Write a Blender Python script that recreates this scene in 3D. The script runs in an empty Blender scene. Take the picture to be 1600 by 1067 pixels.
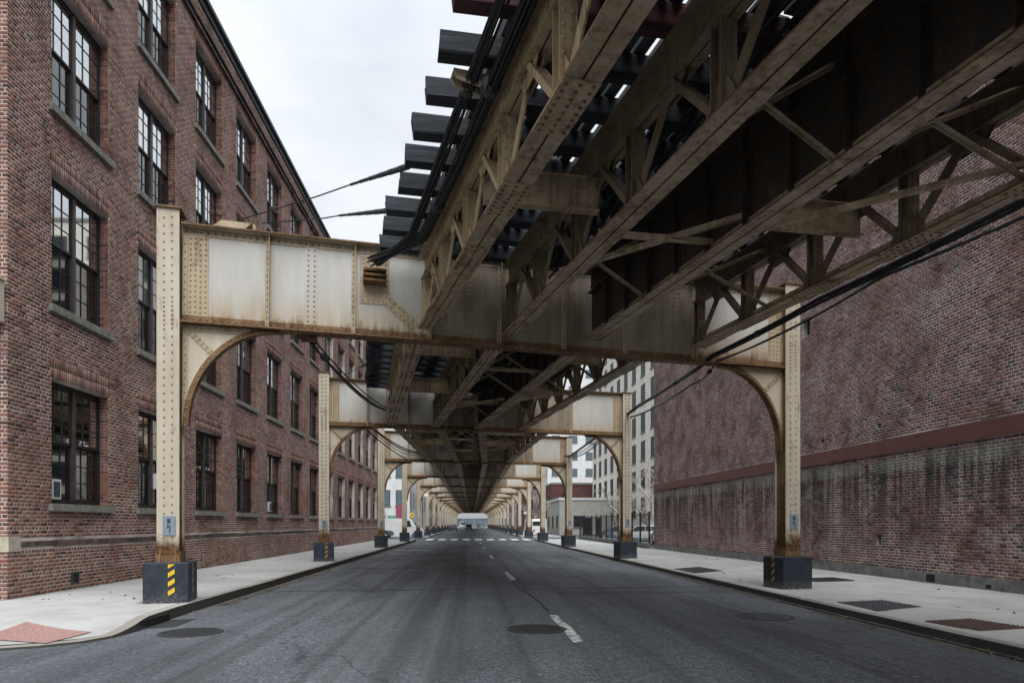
import bpy, math, random
import numpy as np
from mathutils import Vector, Matrix

random.seed(7)
RNG = np.random.default_rng(11)
R = math.radians
SC = bpy.context.scene
COL = SC.collection

# ------------------------------------------------------------------ camera
YAW = math.atan(63 / 1050)
cam = bpy.data.cameras.new("camera")
cam.sensor_width = 36.0
cam.lens = 36.0 * 1050 / 1600
cam.shift_y = (818 - 533.5) / 1600
cam.clip_start = 0.1
cam.clip_end = 3000
cam_ob = bpy.data.objects.new("camera", cam)
cam_ob.location = (0, 0, 1.6)
cam_ob.rotation_euler = (R(90), 0, -YAW)
COL.objects.link(cam_ob)
SC.camera = cam_ob

# ------------------------------------------------------------------ sky and sun
SUN_EL, SUN_AZ = R(52), R(172)          # azimuth clockwise from +Y
world = bpy.data.worlds.new("World")
SC.world = world
world.use_nodes = True
wn, wl = world.node_tree.nodes, world.node_tree.links
wn.clear()
w_out = wn.new("ShaderNodeOutputWorld")
w_bg = wn.new("ShaderNodeBackground")
w_sky = wn.new("ShaderNodeTexSky")
w_sky.sky_type = 'NISHITA'
w_sky.sun_disc = False
w_sky.sun_elevation = SUN_EL
w_sky.sun_rotation = SUN_AZ
w_sky.dust_density = 4.0
w_hs = wn.new("ShaderNodeHueSaturation")
w_hs.inputs['Saturation'].default_value = 0.12
w_tc = wn.new("ShaderNodeTexCoord")
w_map = wn.new("ShaderNodeMapping")
w_map.inputs['Scale'].default_value = (1.0, 1.0, 2.2)
w_noise = wn.new("ShaderNodeTexNoise")
w_noise.inputs['Scale'].default_value = 1.7
w_noise.inputs['Detail'].default_value = 6
w_noise.inputs['Roughness'].default_value = 0.55
w_ramp = wn.new("ShaderNodeValToRGB")
w_ramp.color_ramp.elements[0].position = 0.36
w_ramp.color_ramp.elements[0].color = (3.85, 4.2, 4.65, 1)
w_ramp.color_ramp.elements[1].position = 0.66
w_ramp.color_ramp.elements[1].color = (6.0, 6.25, 6.6, 1)
w_mix = wn.new("ShaderNodeMix")
w_mix.data_type = 'RGBA'
w_mix.inputs[0].default_value = 0.88     # cloud cover
wl.new(w_tc.outputs['Generated'], w_map.inputs['Vector'])
wl.new(w_map.outputs[0], w_noise.inputs['Vector'])
wl.new(w_noise.outputs[0], w_ramp.inputs[0])
wl.new(w_sky.outputs[0], w_hs.inputs['Color'])
wl.new(w_hs.outputs[0], w_mix.inputs[6])
wl.new(w_ramp.outputs[0], w_mix.inputs[7])
w_sep = wn.new("ShaderNodeSeparateXYZ")
w_mr = wn.new("ShaderNodeMapRange")            # overcast sky: brighter overhead than at the horizon
w_mr.inputs[1].default_value, w_mr.inputs[2].default_value = 0.0, 1.0
w_mr.inputs[3].default_value, w_mr.inputs[4].default_value = 0.58, 1.65
w_mul = wn.new("ShaderNodeMix")
w_mul.data_type = 'RGBA'
w_mul.blend_type = 'MULTIPLY'
w_mul.inputs[0].default_value = 1.0
wl.new(w_tc.outputs['Generated'], w_sep.inputs[0])
wl.new(w_sep.outputs[2], w_mr.inputs[0])
wl.new(w_mix.outputs[2], w_mul.inputs[6])
wl.new(w_mr.outputs[0], w_mul.inputs[7])
wl.new(w_mul.outputs[2], w_bg.inputs['Color'])
w_bg.inputs['Strength'].default_value = 0.080
wl.new(w_bg.outputs[0], w_out.inputs['Surface'])

sun = bpy.data.lights.new("sun", 'SUN')
sun.energy = 1.5
sun.angle = R(50)
sun.color = (1.0, 0.985, 0.96)
sun_ob = bpy.data.objects.new("sun", sun)
sun_dir = Vector((math.sin(SUN_AZ) * math.cos(SUN_EL), math.cos(SUN_AZ) * math.cos(SUN_EL), math.sin(SUN_EL)))
sun_ob.rotation_euler = sun_dir.to_track_quat('Z', 'Y').to_euler()
COL.objects.link(sun_ob)

SC.view_settings.view_transform = 'Standard'
SC.view_settings.look = 'None'
SC.view_settings.exposure = 1.03
SC.view_settings.gamma = 1.0
SC.view_settings.use_curve_mapping = False
SC.cycles.max_bounces = 8
SC.cycles.diffuse_bounces = 1
SC.cycles.transparent_max_bounces = 12

# ------------------------------------------------------------------ mesh helpers
class MB:
    def __init__(s):
        s.v, s.f = [], []

    def quadbox(s, p8):
        n = len(s.v)
        s.v += [tuple(p) for p in p8]
        for f in ((0, 3, 2, 1), (4, 5, 6, 7), (0, 1, 5, 4), (1, 2, 6, 5), (2, 3, 7, 6), (3, 0, 4, 7)):
            s.f.append(tuple(n + i for i in f))

    def box(s, x0, x1, y0, y1, z0, z1):
        s.quadbox([(x0, y0, z0), (x1, y0, z0), (x1, y1, z0), (x0, y1, z0),
                   (x0, y0, z1), (x1, y0, z1), (x1, y1, z1), (x0, y1, z1)])

    def bar(s, p, q, w, h, up=(0, 0, 1)):
        """rectangular bar from p to q, w across, h along 'up'"""
        p, q = Vector(p), Vector(q)
        d = (q - p).normalized()
        side = d.cross(Vector(up))
        if side.length < 1e-5:
            side = d.cross(Vector((0, 1, 0)))
        side.normalize()
        u = side.cross(d)
        a, b = side * w / 2, u * h / 2
        s.quadbox([p - a - b, p + a - b, q + a - b, q - a - b, p - a + b, p + a + b, q + a + b, q - a + b])

    def tube(s, pts, r, seg=6, cap=True, r1=None):
        pts = [Vector(p) for p in pts]
        n0 = len(s.v)
        prev = None
        for i, p in enumerate(pts):
            d = (pts[min(i + 1, len(pts) - 1)] - pts[max(i - 1, 0)]).normalized()
            a = d.cross(Vector((0, 0, 1)))
            if a.length < 1e-3:
                a = d.cross(Vector((0, 1, 0)))
            a.normalize()
            if prev is not None and a.dot(prev) < 0:
                a = -a
            prev = a
            b = d.cross(a)
            t = i / max(1, len(pts) - 1)
            rr = r if r1 is None else r + (r1 - r) * t
            for k in range(seg):
                an = 2 * math.pi * k / seg
                s.v.append(tuple(p + a * (rr * math.cos(an)) + b * (rr * math.sin(an))))
        for i in range(len(pts) - 1):
            for k in range(seg):
                k2 = (k + 1) % seg
                s.f.append((n0 + i * seg + k, n0 + i * seg + k2, n0 + (i + 1) * seg + k2, n0 + (i + 1) * seg + k))
        if cap:
            s.f.append(tuple(n0 + k for k in range(seg))[::-1])
            m = n0 + (len(pts) - 1) * seg
            s.f.append(tuple(m + k for k in range(seg)))

    def prism(s, poly, axis, a0, a1):
        """2-D polygon extruded along an axis ('x','y','z')"""
        n = len(s.v)
        m = len(poly)
        for a in (a0, a1):
            for (u, v) in poly:
                s.v.append({'x': (a, u, v), 'y': (u, a, v), 'z': (u, v, a)}[axis])
        s.f.append(tuple(range(n, n + m))[::-1])
        s.f.append(tuple(range(n + m, n + 2 * m)))
        for i in range(m):
            j = (i + 1) % m
            s.f.append((n + i, n + j, n + m + j, n + m + i))

    def rivet(s, p, nrm, r=0.021):
        p, nrm = Vector(p), Vector(nrm).normalized()
        a = nrm.cross(Vector((0.31, 0.2, 0.93))).normalized()
        b = nrm.cross(a)
        n = len(s.v)
        for rr, h in ((1.0, 0.0), (0.74, 0.5)):
            for k in range(6):
                an = math.pi * k / 3
                s.v.append(tuple(p + a * (r * rr * math.cos(an)) + b * (r * rr * math.sin(an)) + nrm * (r * h)))
        s.v.append(tuple(p + nrm * (r * 0.78)))
        for k in range(6):
            j = (k + 1) % 6
            s.f.append((n + k, n + j, n + 6 + j, n + 6 + k))
            s.f.append((n + 6 + k, n + 6 + j, n + 12))

    def mesh(s, name, smooth=False):
        me = bpy.data.meshes.new(name)
        me.from_pydata(s.v, [], s.f)
        if smooth:
            me.polygons.foreach_set('use_smooth', [True] * len(me.polygons))
        me.update()
        return me

    def build(s, name, m=None, parent=None, smooth=False, kind=None):
        return ob(name, s.mesh(name, smooth), m, parent, kind)


def ob(name, me, m=None, parent=None, kind=None):
    o = bpy.data.objects.new(name, me)
    COL.objects.link(o)
    if m is not None and me is not None and not me.materials:
        me.materials.append(m)
    if parent is not None:
        o.parent = parent
    if kind:
        o["kind"] = kind
    return o


def tag(o, label, cat, group=None):
    o["label"] = label
    o["category"] = cat
    if group:
        o["group"] = group
    return o


def thing(name, label, cat, loc=(0, 0, 0), rz=0.0, group=None):
    o = bpy.data.objects.new(name, None)
    o.empty_display_size = 0.2
    COL.objects.link(o)
    o.location = loc
    o.rotation_euler = (0, 0, rz)
    return tag(o, label, cat, group)


def struct(o):
    o["kind"] = "structure"
    return o


CHILD = {}


def index_children():
    CHILD.clear()
    for o in bpy.data.objects:
        if o.parent is not None:
            CHILD.setdefault(o.parent.name, []).append(o)


def copy_tree(o, parent=None):
    c = o.copy()
    COL.objects.link(c)
    if parent is not None:
        c.parent = parent
    for ch in CHILD.get(o.name, []):
        copy_tree(ch, c)
    return c


def np_mesh(name, verts, quads):
    me = bpy.data.meshes.new(name)
    nv, nf = len(verts), len(quads)
    me.vertices.add(nv)
    me.vertices.foreach_set('co', np.ascontiguousarray(verts, dtype=np.float32).ravel())
    me.loops.add(nf * 4)
    me.loops.foreach_set('vertex_index', np.ascontiguousarray(quads, dtype=np.int32).ravel())
    me.polygons.add(nf)
    me.polygons.foreach_set('loop_start', np.arange(nf, dtype=np.int32) * 4)
    me.polygons.foreach_set('loop_total', np.full(nf, 4, dtype=np.int32))
    me.update(calc_edges=True)
    return me


# ------------------------------------------------------------------ materials
class NT:
    def __init__(s, name):
        s.m = bpy.data.materials.new(name)
        s.m.use_nodes = True
        s.n, s.l = s.m.node_tree.nodes, s.m.node_tree.links
        s.b = s.n['Principled BSDF']
        s.out = s.n['Material Output']

    def pos(s, scale=(1, 1, 1), obj=False):
        if obj:
            t = s.n.new('ShaderNodeTexCoord').outputs['Object']
        else:
            t = s.n.new('ShaderNodeNewGeometry').outputs['Position']
        mp = s.n.new('ShaderNodeMapping')
        mp.inputs['Scale'].default_value = scale
        s.l.new(t, mp.inputs['Vector'])
        return mp.outputs[0]

    def noise(s, vec, scale, detail=4, rough=0.55, dist=0.0):
        t = s.n.new('ShaderNodeTexNoise')
        t.inputs['Scale'].default_value = scale
        t.inputs['Detail'].default_value = detail
        t.inputs['Roughness'].default_value = rough
        t.inputs['Distortion'].default_value = dist
        s.l.new(vec, t.inputs['Vector'])
        return t.outputs[0]

    def vor(s, vec, scale, feature='F1'):
        t = s.n.new('ShaderNodeTexVoronoi')
        t.feature = feature
        t.inputs['Scale'].default_value = scale
        s.l.new(vec, t.inputs['Vector'])
        return t.outputs['Distance']

    def ramp(s, fac, stops):
        t = s.n.new('ShaderNodeValToRGB')
        e = t.color_ramp.elements
        while len(e) < len(stops):
            e.new(0.5)
        for i, (p, c) in enumerate(stops):
            e[i].position = p
            e[i].color = (c, c, c, 1) if isinstance(c, (int, float)) else (*c, 1)
        s.l.new(fac, t.inputs[0])
        return t.outputs[0]

    def mix(s, fac, a, b, mode='MIX'):
        t = s.n.new('ShaderNodeMix')
        t.data_type = 'RGBA'
        t.blend_type = mode
        for i, x in ((0, fac), (6, a), (7, b)):
            if hasattr(x, 'links'):
                s.l.new(x, t.inputs[i])
            elif i == 0:
                t.inputs[0].default_value = x
            else:
                t.inputs[i].default_value = (*x, 1) if not isinstance(x, (int, float)) else (x, x, x, 1)
        return t.outputs[2]

    def math(s, op, a, b=None):
        t = s.n.new('ShaderNodeMath')
        t.operation = op
        t.use_clamp = False
        for i, x in ((0, a), (1, b)):
            if x is None:
                continue
            if hasattr(x, 'links'):
                s.l.new(x, t.inputs[i])
            else:
                t.inputs[i].default_value = x
        return t.outputs[0]

    def zrange(s, z0, z1, obj=False):
        v = s.pos(obj=obj)
        sp = s.n.new('ShaderNodeSeparateXYZ')
        s.l.new(v, sp.inputs[0])
        mr = s.n.new('ShaderNodeMapRange')
        mr.inputs[1].default_value = z0
        mr.inputs[2].default_value = z1
        s.l.new(sp.outputs[2], mr.inputs[0])
        return mr.outputs[0]

    def rand(s):
        a = s.n.new('ShaderNodeNewGeometry').outputs['Random Per Island']
        b = s.n.new('ShaderNodeObjectInfo').outputs['Random']
        return s.math('FRACT', s.math('ADD', a, b))

    def bump(s, h, strength=0.3, dist=0.01):
        t = s.n.new('ShaderNodeBump')
        t.inputs['Strength'].default_value = strength
        t.inputs['Distance'].default_value = dist
        s.l.new(h, t.inputs['Height'])
        s.l.new(t.outputs[0], s.b.inputs['Normal'])

    def done(s, color, rough=0.7, metal=0.0, spec=0.5):
        if hasattr(color, 'links'):
            s.l.new(color, s.b.inputs['Base Color'])
        else:
            s.b.inputs['Base Color'].default_value = (*color, 1)
        if hasattr(rough, 'links'):
            s.l.new(rough, s.b.inputs['Roughness'])
        else:
            s.b.inputs['Roughness'].default_value = rough
        s.b.inputs['Metallic'].default_value = metal
        s.b.inputs['Specular IOR Level'].default_value = spec
        return s.m


def plain(name, col, rough=0.6, var=0.18, scale=6.0, metal=0.0, spec=0.4):
    t = NT(name)
    n = t.noise(t.pos(), scale, 5)
    lo = tuple(c * (1 - var) for c in col)
    hi = tuple(min(1, c * (1 + var)) for c in col)
    return t.done(t.ramp(n, [(0.3, lo), (0.7, hi)]), rough, metal, spec)


def steel(name, paint, thr=0.62, zr=None, grime=0.35, streak=0.5, zamt=0.34, tan=None):
    """old cream paint, rust breaking through in patches and runs; zr=(full, none) heights where more rust sits"""
    t = NT(name)
    p = t.pos()
    n1 = t.noise(p, 2.3, 9, 0.68, 0.4)
    n2 = t.noise(t.pos((9, 9, 0.7)), 1.4, 6, 0.6)
    n3 = t.noise(p, 17, 6, 0.7)
    m = t.math('ADD', t.math('MULTIPLY', n1, 0.62), t.math('MULTIPLY', n3, 0.38))
    m = t.math('ADD', m, t.math('MULTIPLY', t.math('SUBTRACT', n2, 0.5), streak))
    if zr:
        z = t.zrange(zr[1], zr[0])
        m = t.math('ADD', m, t.math('MULTIPLY', t.math('POWER', z, 2.0), zamt))
    rust = t.ramp(m, [(thr - 0.10, 0.0), (thr + 0.02, 0.55), (thr + 0.14, 1.0)])
    dirt = t.ramp(t.noise(t.pos((2.2, 2.2, 0.5)), 1.1, 7, 0.65), [(0.35, 0.0), (0.72, grime)])
    base = t.mix(dirt, paint, tuple(c * k for c, k in zip(paint, (0.45, 0.36, 0.26))))
    if tan:
        tz = t.math('MULTIPLY', t.math('POWER', t.zrange(tan[1], tan[0]), 1.6), t.ramp(n2, [(0.30, 0.35), (0.62, 1.0)]))
        base = t.mix(tz, base, (0.36, 0.25, 0.125))
    rc = t.ramp(n3, [(0.34, (0.022, 0.012, 0.008)), (0.5, (0.085, 0.040, 0.017)), (0.62, (0.18, 0.088, 0.032)), (0.76, (0.33, 0.19, 0.085))])
    col = t.mix(rust, base, rc)
    t.bump(t.mix(0.5, n3, rust), 0.25, 0.006)
    return t.done(col, t.ramp(rust, [(0, 0.48), (1, 0.85)]), 0, 0.35)


M = {}
CREAM = (0.585, 0.535, 0.44)
M['col'] = steel('column_paint', (0.54, 0.49, 0.395), 0.645, (0.88, 1.70), 0.45, 0.42, 0.70)
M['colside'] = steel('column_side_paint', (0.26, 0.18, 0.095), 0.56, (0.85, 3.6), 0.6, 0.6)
M['web'] = steel('web_paint', (0.51, 0.50, 0.465), 0.72, (5.36, 5.80), 0.36, 0.34, 0.30, (5.36, 6.2))
M['webshade'] = steel('shaded_web_paint', (0.29, 0.255, 0.20), 0.66, None, 0.95, 0.6)  # shade under the deck put into the web colour, with grime streaks
M['kneeweb'] = steel('knee_web_paint', (0.54, 0.485, 0.38), 0.67, None, 0.45, 0.45)
M['flange'] = steel('flange_paint', (0.25, 0.155, 0.075), 0.48, None, 0.7, 0.4)
M['knee'] = steel('knee_paint', (0.47, 0.385, 0.26), 0.61, None, 0.5, 0.4)
M['gird'] = steel('girder_paint', (0.50, 0.395, 0.265), 0.57, None, 0.65, 0.45)
M['girdside'] = steel('girder_web_paint', (0.46, 0.36, 0.22), 0.585, None, 0.55, 0.5)
M['girdbrown'] = steel('dark_brown_girder_paint', (0.24, 0.19, 0.125), 0.58, None, 0.7, 0.45)  # darker brown base colour for the second and rightmost girders
M['gird_dark'] = steel('near_black_girder_paint', (0.05, 0.042, 0.034), 0.60, None, 0.6, 0.4)  # near-black base colour for the solid plate girder
M['rivet'] = steel('rivet_paint', (0.36, 0.28, 0.18), 0.58, (0.85, 1.6), 0.55, 0.3)
def timber(name, lo, hi):
    t = NT(name)
    g1_ = t.noise(t.pos((1.2, 16, 16), obj=True), 1.0, 7, 0.7, 0.6)
    g2_ = t.noise(t.pos((0.6, 3, 3), obj=True), 2.0, 5, 0.6)
    rnd = t.n.new('ShaderNodeObjectInfo').outputs['Random']
    c = t.ramp(g1_, [(0.32, tuple(x * 0.35 for x in lo)), (0.5, lo), (0.72, hi)])
    c = t.mix(t.ramp(g2_, [(0.45, 0.0), (0.7, 0.55)]), c, tuple(x * 0.5 for x in lo))
    c = t.mix(t.math('MULTIPLY', rnd, 0.4), c, hi)
    t.bump(g1_, 0.9, 0.02)
    return t.done(c, 0.8, 0, 0.25)


M['rivet_dark'] = steel('rusty_rivet_paint', (0.20, 0.14, 0.08), 0.54, None, 0.6, 0.3)
M['tie'] = timber('creosoted_timber', (0.022, 0.026, 0.033), (0.058, 0.066, 0.078))
M['tie_red'] = timber('red_stained_timber', (0.050, 0.030, 0.034), (0.19, 0.055, 0.06))
M['plank'] = plain('grey_plank', (0.06, 0.066, 0.075), 0.85, 0.45, 7)
M['rail'] = plain('rail_steel', (0.07, 0.06, 0.055), 0.5, 0.3, 10, 0.5)
M['cable'] = plain('black_cable', (0.022, 0.024, 0.028), 0.5, 0.3, 20, 0.0, 0.22)
M['iron'] = plain('dark_iron', (0.035, 0.036, 0.038), 0.65, 0.3, 12)
M['wire_clamp'] = plain('rusty_clamp', (0.10, 0.055, 0.03), 0.8, 0.4, 14)

# block: dark navy paint, scuffed
t = NT('navy_block_paint')
n = t.noise(t.pos(), 5, 8, 0.7)
z = t.zrange(0.34, 0.14)
c = t.ramp(n, [(0.35, (0.013, 0.019, 0.029)), (0.58, (0.025, 0.034, 0.048)), (0.72, (0.07, 0.08, 0.09)), (0.82, (0.16, 0.155, 0.15))])
c = t.mix(t.math('MULTIPLY', z, t.ramp(t.noise(t.pos(), 26, 4), [(0.42, 0.0), (0.6, 0.9)])), c, (0.16, 0.155, 0.145))
t.bump(n, 0.15, 0.01)
M['block'] = t.done(c, 0.55, 0, 0.4)
M['yellow'] = plain('hazard_yellow', (0.72, 0.47, 0.02), 0.5, 0.15, 18)
M['ochre'] = plain('faded_hazard_yellow', (0.34, 0.20, 0.04), 0.6, 0.4, 24)
M['chalk'] = plain('faded_stripe', (0.20, 0.20, 0.19), 0.7, 0.4, 20)
M['plate'] = plain('blue_grey_plate', (0.20, 0.25, 0.30), 0.45, 0.22, 30)
M['plate_mark'] = plain('plate_mark', (0.03, 0.035, 0.045), 0.6, 0.2)


def brick_mat(name, stops, white=0.45, dark=0.5, streaks=False, wh=(0.36, 0.33, 0.32)):
    t = NT(name)
    c = t.ramp(t.rand(), stops)
    p = t.pos()
    grain = t.noise(p, 45, 4, 0.7)
    c = t.mix(t.ramp(grain, [(0.3, 0.0), (0.75, 0.30)]), c, (0.02, 0.014, 0.013))
    blot = t.noise(p, 0.55, 7, 0.62)
    c = t.mix(t.ramp(blot, [(0.50, 0.0), (0.74, dark)]), c, (0.030, 0.024, 0.024))
    run = t.noise(t.pos((3.2, 3.2, 0.16)), 1.0, 6, 0.62)
    c = t.mix(t.ramp(run, [(0.54, 0.0), (0.70, 0.40)]), c, (0.028, 0.023, 0.021))
    pat = t.noise(t.pos((0.9, 0.9, 1.6)), 0.45, 3, 0.4)
    c = t.mix(t.ramp(pat, [(0.56, 0.0), (0.585, 0.38)]), c, (0.155, 0.085, 0.062))
    w = t.noise(t.pos((1, 1, 1.0)), 1.15, 9, 0.72, 0.3)
    wv = t.ramp(w, [(0.47, 0.0), (0.68, white)])
    if streaks:
        s1 = t.noise(t.pos((5.0, 5.0, 0.22)), 1.0, 6, 0.6)
        zz = t.math('MULTIPLY', t.zrange(0.3, 2.9), t.zrange(3.6, 3.2))
        s2 = t.math('MULTIPLY', t.ramp(s1, [(0.42, 0.0), (0.56, 0.88)]), zz)
        c = t.mix(s2, c, (0.021, 0.021, 0.022))
        zb = t.math('MULTIPLY', t.zrange(2.95, 3.12), t.zrange(3.46, 3.28))
        s4 = t.math('MULTIPLY', zb, t.ramp(t.noise(t.pos((1.5, 1.5, 0.6)), 1.0, 5), [(0.38, 0.0), (0.52, 0.85)]))
        c = t.mix(s4, c, (0.20, 0.20, 0.165))
    pick = t.ramp(t.math('FRACT', t.math('MULTIPLY', t.rand(), 7.31)), [(0.35, 0.10), (0.75, 1.0)])
    wv = t.math('MULTIPLY', wv, pick)
    c = t.mix(t.math('MULTIPLY', wv, t.ramp(t.noise(p, 30, 4, 0.7), [(0.42, 0.05), (0.60, 1.0)])), c, wh)
    t.bump(grain, 0.5, 0.004)
    return t.done(c, 0.9, 0, 0.2)


def mortar_mat(name, col, dk, lo=0.4, hi=0.7, streaks=False):
    t = NT(name)
    p = t.pos()
    f = t.ramp(t.noise(p, 0.9, 8, 0.7), [(lo, 0.0), (hi, 1.0)])
    c = t.mix(f, col, dk)
    c = t.mix(t.ramp(t.noise(p, 22, 4), [(0.4, 0.0), (0.7, 0.5)]), c, dk)
    if streaks:
        s1 = t.noise(t.pos((5.0, 5.0, 0.22)), 1.0, 6, 0.6)
        zz = t.math('MULTIPLY', t.zrange(0.3, 2.9), t.zrange(3.6, 3.2))
        s2 = t.math('MULTIPLY', t.ramp(s1, [(0.42, 0.0), (0.56, 0.88)]), zz)
        c = t.mix(s2, c, (0.04, 0.04, 0.042))
    return t.done(c, 0.95, 0, 0.1)


M['brickL'] = brick_mat('red_brown_brick', [(0.0, (0.070, 0.036, 0.031)), (0.2, (0.165, 0.074, 0.057)),
                                            (0.5, (0.290, 0.118, 0.085)), (0.75, (0.235, 0.115, 0.090)),
                                            (0.97, (0.37, 0.205, 0.155))], 0.60, 0.62)
M['brickR'] = brick_mat('dark_brown_brick', [(0.0, (0.064, 0.038, 0.034)), (0.25, (0.145, 0.072, 0.060)),
                                             (0.55, (0.245, 0.106, 0.085)), (0.8, (0.190, 0.098, 0.084)),
                                             (0.97, (0.33, 0.19, 0.16))], 0.75, 0.50, True, (0.56, 0.52, 0.49))
M['mortarL'] = mortar_mat('pale_mortar', (0.66, 0.59, 0.54), (0.20, 0.165, 0.145), 0.44, 0.66)
M['mortarR'] = mortar_mat('grey_mortar', (0.68, 0.63, 0.60), (0.16, 0.14, 0.125), 0.42, 0.62, True)
M['stone'] = plain('weathered_sill_stone', (0.20, 0.195, 0.17), 0.85, 0.35, 8)
t = NT('blackened_stone')
M['belt'] = t.done(t.ramp(t.noise(t.pos(), 2.2, 8, 0.7), [(0.38, (0.022, 0.022, 0.024)), (0.50, (0.060, 0.048, 0.044)), (0.60, (0.17, 0.095, 0.075)), (0.72, (0.30, 0.24, 0.21))]), 0.9)
M['quoin'] = plain('pale_stone', (0.42, 0.38, 0.30), 0.85, 0.25, 9)
M['plinth'] = plain('plinth_render', (0.15, 0.15, 0.14), 0.9, 0.4, 4)
M['cornice'] = plain('black_cornice', (0.028, 0.031, 0.036), 0.6, 0.3, 5)
M['frame'] = plain('dark_window_frame', (0.022, 0.018, 0.018), 0.5, 0.3, 10)
M['mullion'] = plain('brown_window_mullion', (0.060, 0.045, 0.045), 0.55, 0.3, 10)
M['room'] = plain('dark_room', (0.02, 0.021, 0.023), 0.9, 0.3, 2)
M['curtain'] = plain('pale_curtain', (0.80, 0.82, 0.82), 0.9, 0.12, 2)
M['acwhite'] = plain('off_white_plastic', (0.62, 0.63, 0.62), 0.5, 0.08)
M['acgrille'] = plain('dark_grille', (0.05, 0.052, 0.055), 0.7, 0.2)
M['band'] = steel('red_band_paint', (0.145, 0.058, 0.048), 0.74, None, 0.45, 0.3)
M['hole'] = plain('dark_hole', (0.012, 0.012, 0.012), 0.95, 0.2)


def glass_mat(name, refl, tint, grad=0.0):
    t = NT(name)
    t.n.remove(t.b)
    lw = t.n.new('ShaderNodeFresnel')
    lw.inputs[0].default_value = 1.5
    gl = t.n.new('ShaderNodeBsdfGlossy')
    gl.inputs['Roughness'].default_value = 0.03
    gl.inputs['Color'].default_value = (0.95, 0.98, 1.0, 1)
    bp = t.n.new('ShaderNodeBump')
    bp.inputs['Strength'].default_value = 0.03
    bp.inputs['Distance'].default_value = 0.02
    t.l.new(t.noise(t.pos(), 1.1, 1), bp.inputs['Height'])
    t.l.new(bp.outputs[0], gl.inputs['Normal'])
    tr = t.n.new('ShaderNodeBsdfTransparent')
    tr.inputs['Color'].default_value = (*tint, 1)
    mx = t.n.new('ShaderNodeMixShader')
    f = t.math('ADD', lw.outputs[0], refl)
    t.l.new(f, mx.inputs[0])
    t.l.new(tr.outputs[0], mx.inputs[1])
    t.l.new(gl.outputs[0], mx.inputs[2])
    t.l.new(mx.outputs[0], t.out.inputs['Surface'])
    return t.m


M['glass'] = glass_mat('window_glass', 0.56, (0.94, 0.96, 0.97))
M['glass_low'] = glass_mat('screened_window_glass', 0.10, (0.30, 0.33, 0.34))

# asphalt
def asphalt_mat(name, k=1.0):
    t = NT(name)
    p = t.pos()
    fine = t.noise(p, 30, 3, 0.9)
    spk = t.noise(p, 12, 4, 0.85)
    mid = t.noise(p, 5, 6, 0.65)
    big = t.noise(t.pos((1.0, 0.35, 1)), 0.42, 7, 0.62, 0.9)
    lane = t.noise(t.pos((1.6, 0.03, 1)), 1.0, 6, 0.65, 0.3)
    trk = t.noise(t.pos((2.6, 0.02, 1)), 1.0, 5, 0.6, 0.2)
    K = lambda *c: tuple(x * k for x in c)
    g_ = t.math('ADD', t.math('MULTIPLY', fine, 0.6), t.math('MULTIPLY', spk, 0.4))
    c = t.ramp(g_, [(0.36, K(0.026, 0.031, 0.038)), (0.50, K(0.125, 0.140, 0.158)), (0.61, K(0.42, 0.45, 0.49))])
    c = t.mix(t.ramp(big, [(0.42, 0.0), (0.62, 0.62)]), c, K(0.050, 0.056, 0.066))
    c = t.mix(t.ramp(lane, [(0.47, 0.0), (0.64, 0.45)]), c, K(0.175, 0.188, 0.204))
    c = t.mix(t.ramp(trk, [(0.48, 0.0), (0.60, 0.45)]), c, K(0.048, 0.052, 0.058))
    c = t.mix(t.ramp(mid, [(0.54, 0.0), (0.78, 0.40)]), c, K(0.050, 0.053, 0.058))
    oil = t.noise(t.pos((1, .5, 1)), 2.1, 3, 0.5)
    c = t.mix(t.ramp(oil, [(0.66, 0.0), (0.72, 0.6)]), c, K(0.03, 0.032, 0.036))
    wob = t.n.new('ShaderNodeVectorMath')
    wob.operation = 'ADD'
    nz = t.n.new('ShaderNodeTexNoise')
    nz.inputs['Scale'].default_value = 1.6
    nz.inputs['Detail'].default_value = 6
    t.l.new(p, nz.inputs['Vector'])
    t.l.new(p, wob.inputs[0])
    t.l.new(nz.outputs['Color'], wob.inputs[1])
    crk = t.vor(wob.outputs[0], 0.13, 'DISTANCE_TO_EDGE')
    c = t.mix(t.ramp(crk, [(0.0, 0.7), (0.002, 0.0)]), c, (0.02, 0.021, 0.023))
    t.bump(g_, 0.7, 0.010)
    return t.done(c, t.ramp(mid, [(0.3, 0.62), (0.7, 0.85)]), 0, 0.35)


M['asphalt'] = asphalt_mat('worn_asphalt', 0.80)
M['asphalt_dark'] = asphalt_mat('patched_asphalt', 0.62)


def concrete(name, col, stain=0.62):
    t = NT(name)
    p = t.pos()
    rnd = t.n.new('ShaderNodeObjectInfo').outputs['Random']
    c = t.mix(rnd, tuple(x * 0.88 for x in col), tuple(x * 1.08 for x in col))
    c = t.mix(t.ramp(t.noise(p, 1.0, 8, 0.68), [(0.44, 0.0), (0.72, stain)]), c, tuple(x * 0.55 for x in col))
    g = t.noise(p, 60, 4, 0.75)
    c = t.mix(t.ramp(g, [(0.35, 0.0), (0.75, 0.25)]), c, tuple(x * 0.4 for x in col))
    c = t.mix(t.ramp(t.vor(p, 2.3), [(0.03, 0.5), (0.05, 0.0)]), c, tuple(x * 0.3 for x in col))
    t.bump(g, 0.25, 0.004)
    return t.done(c, 0.88, 0, 0.25)


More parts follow.
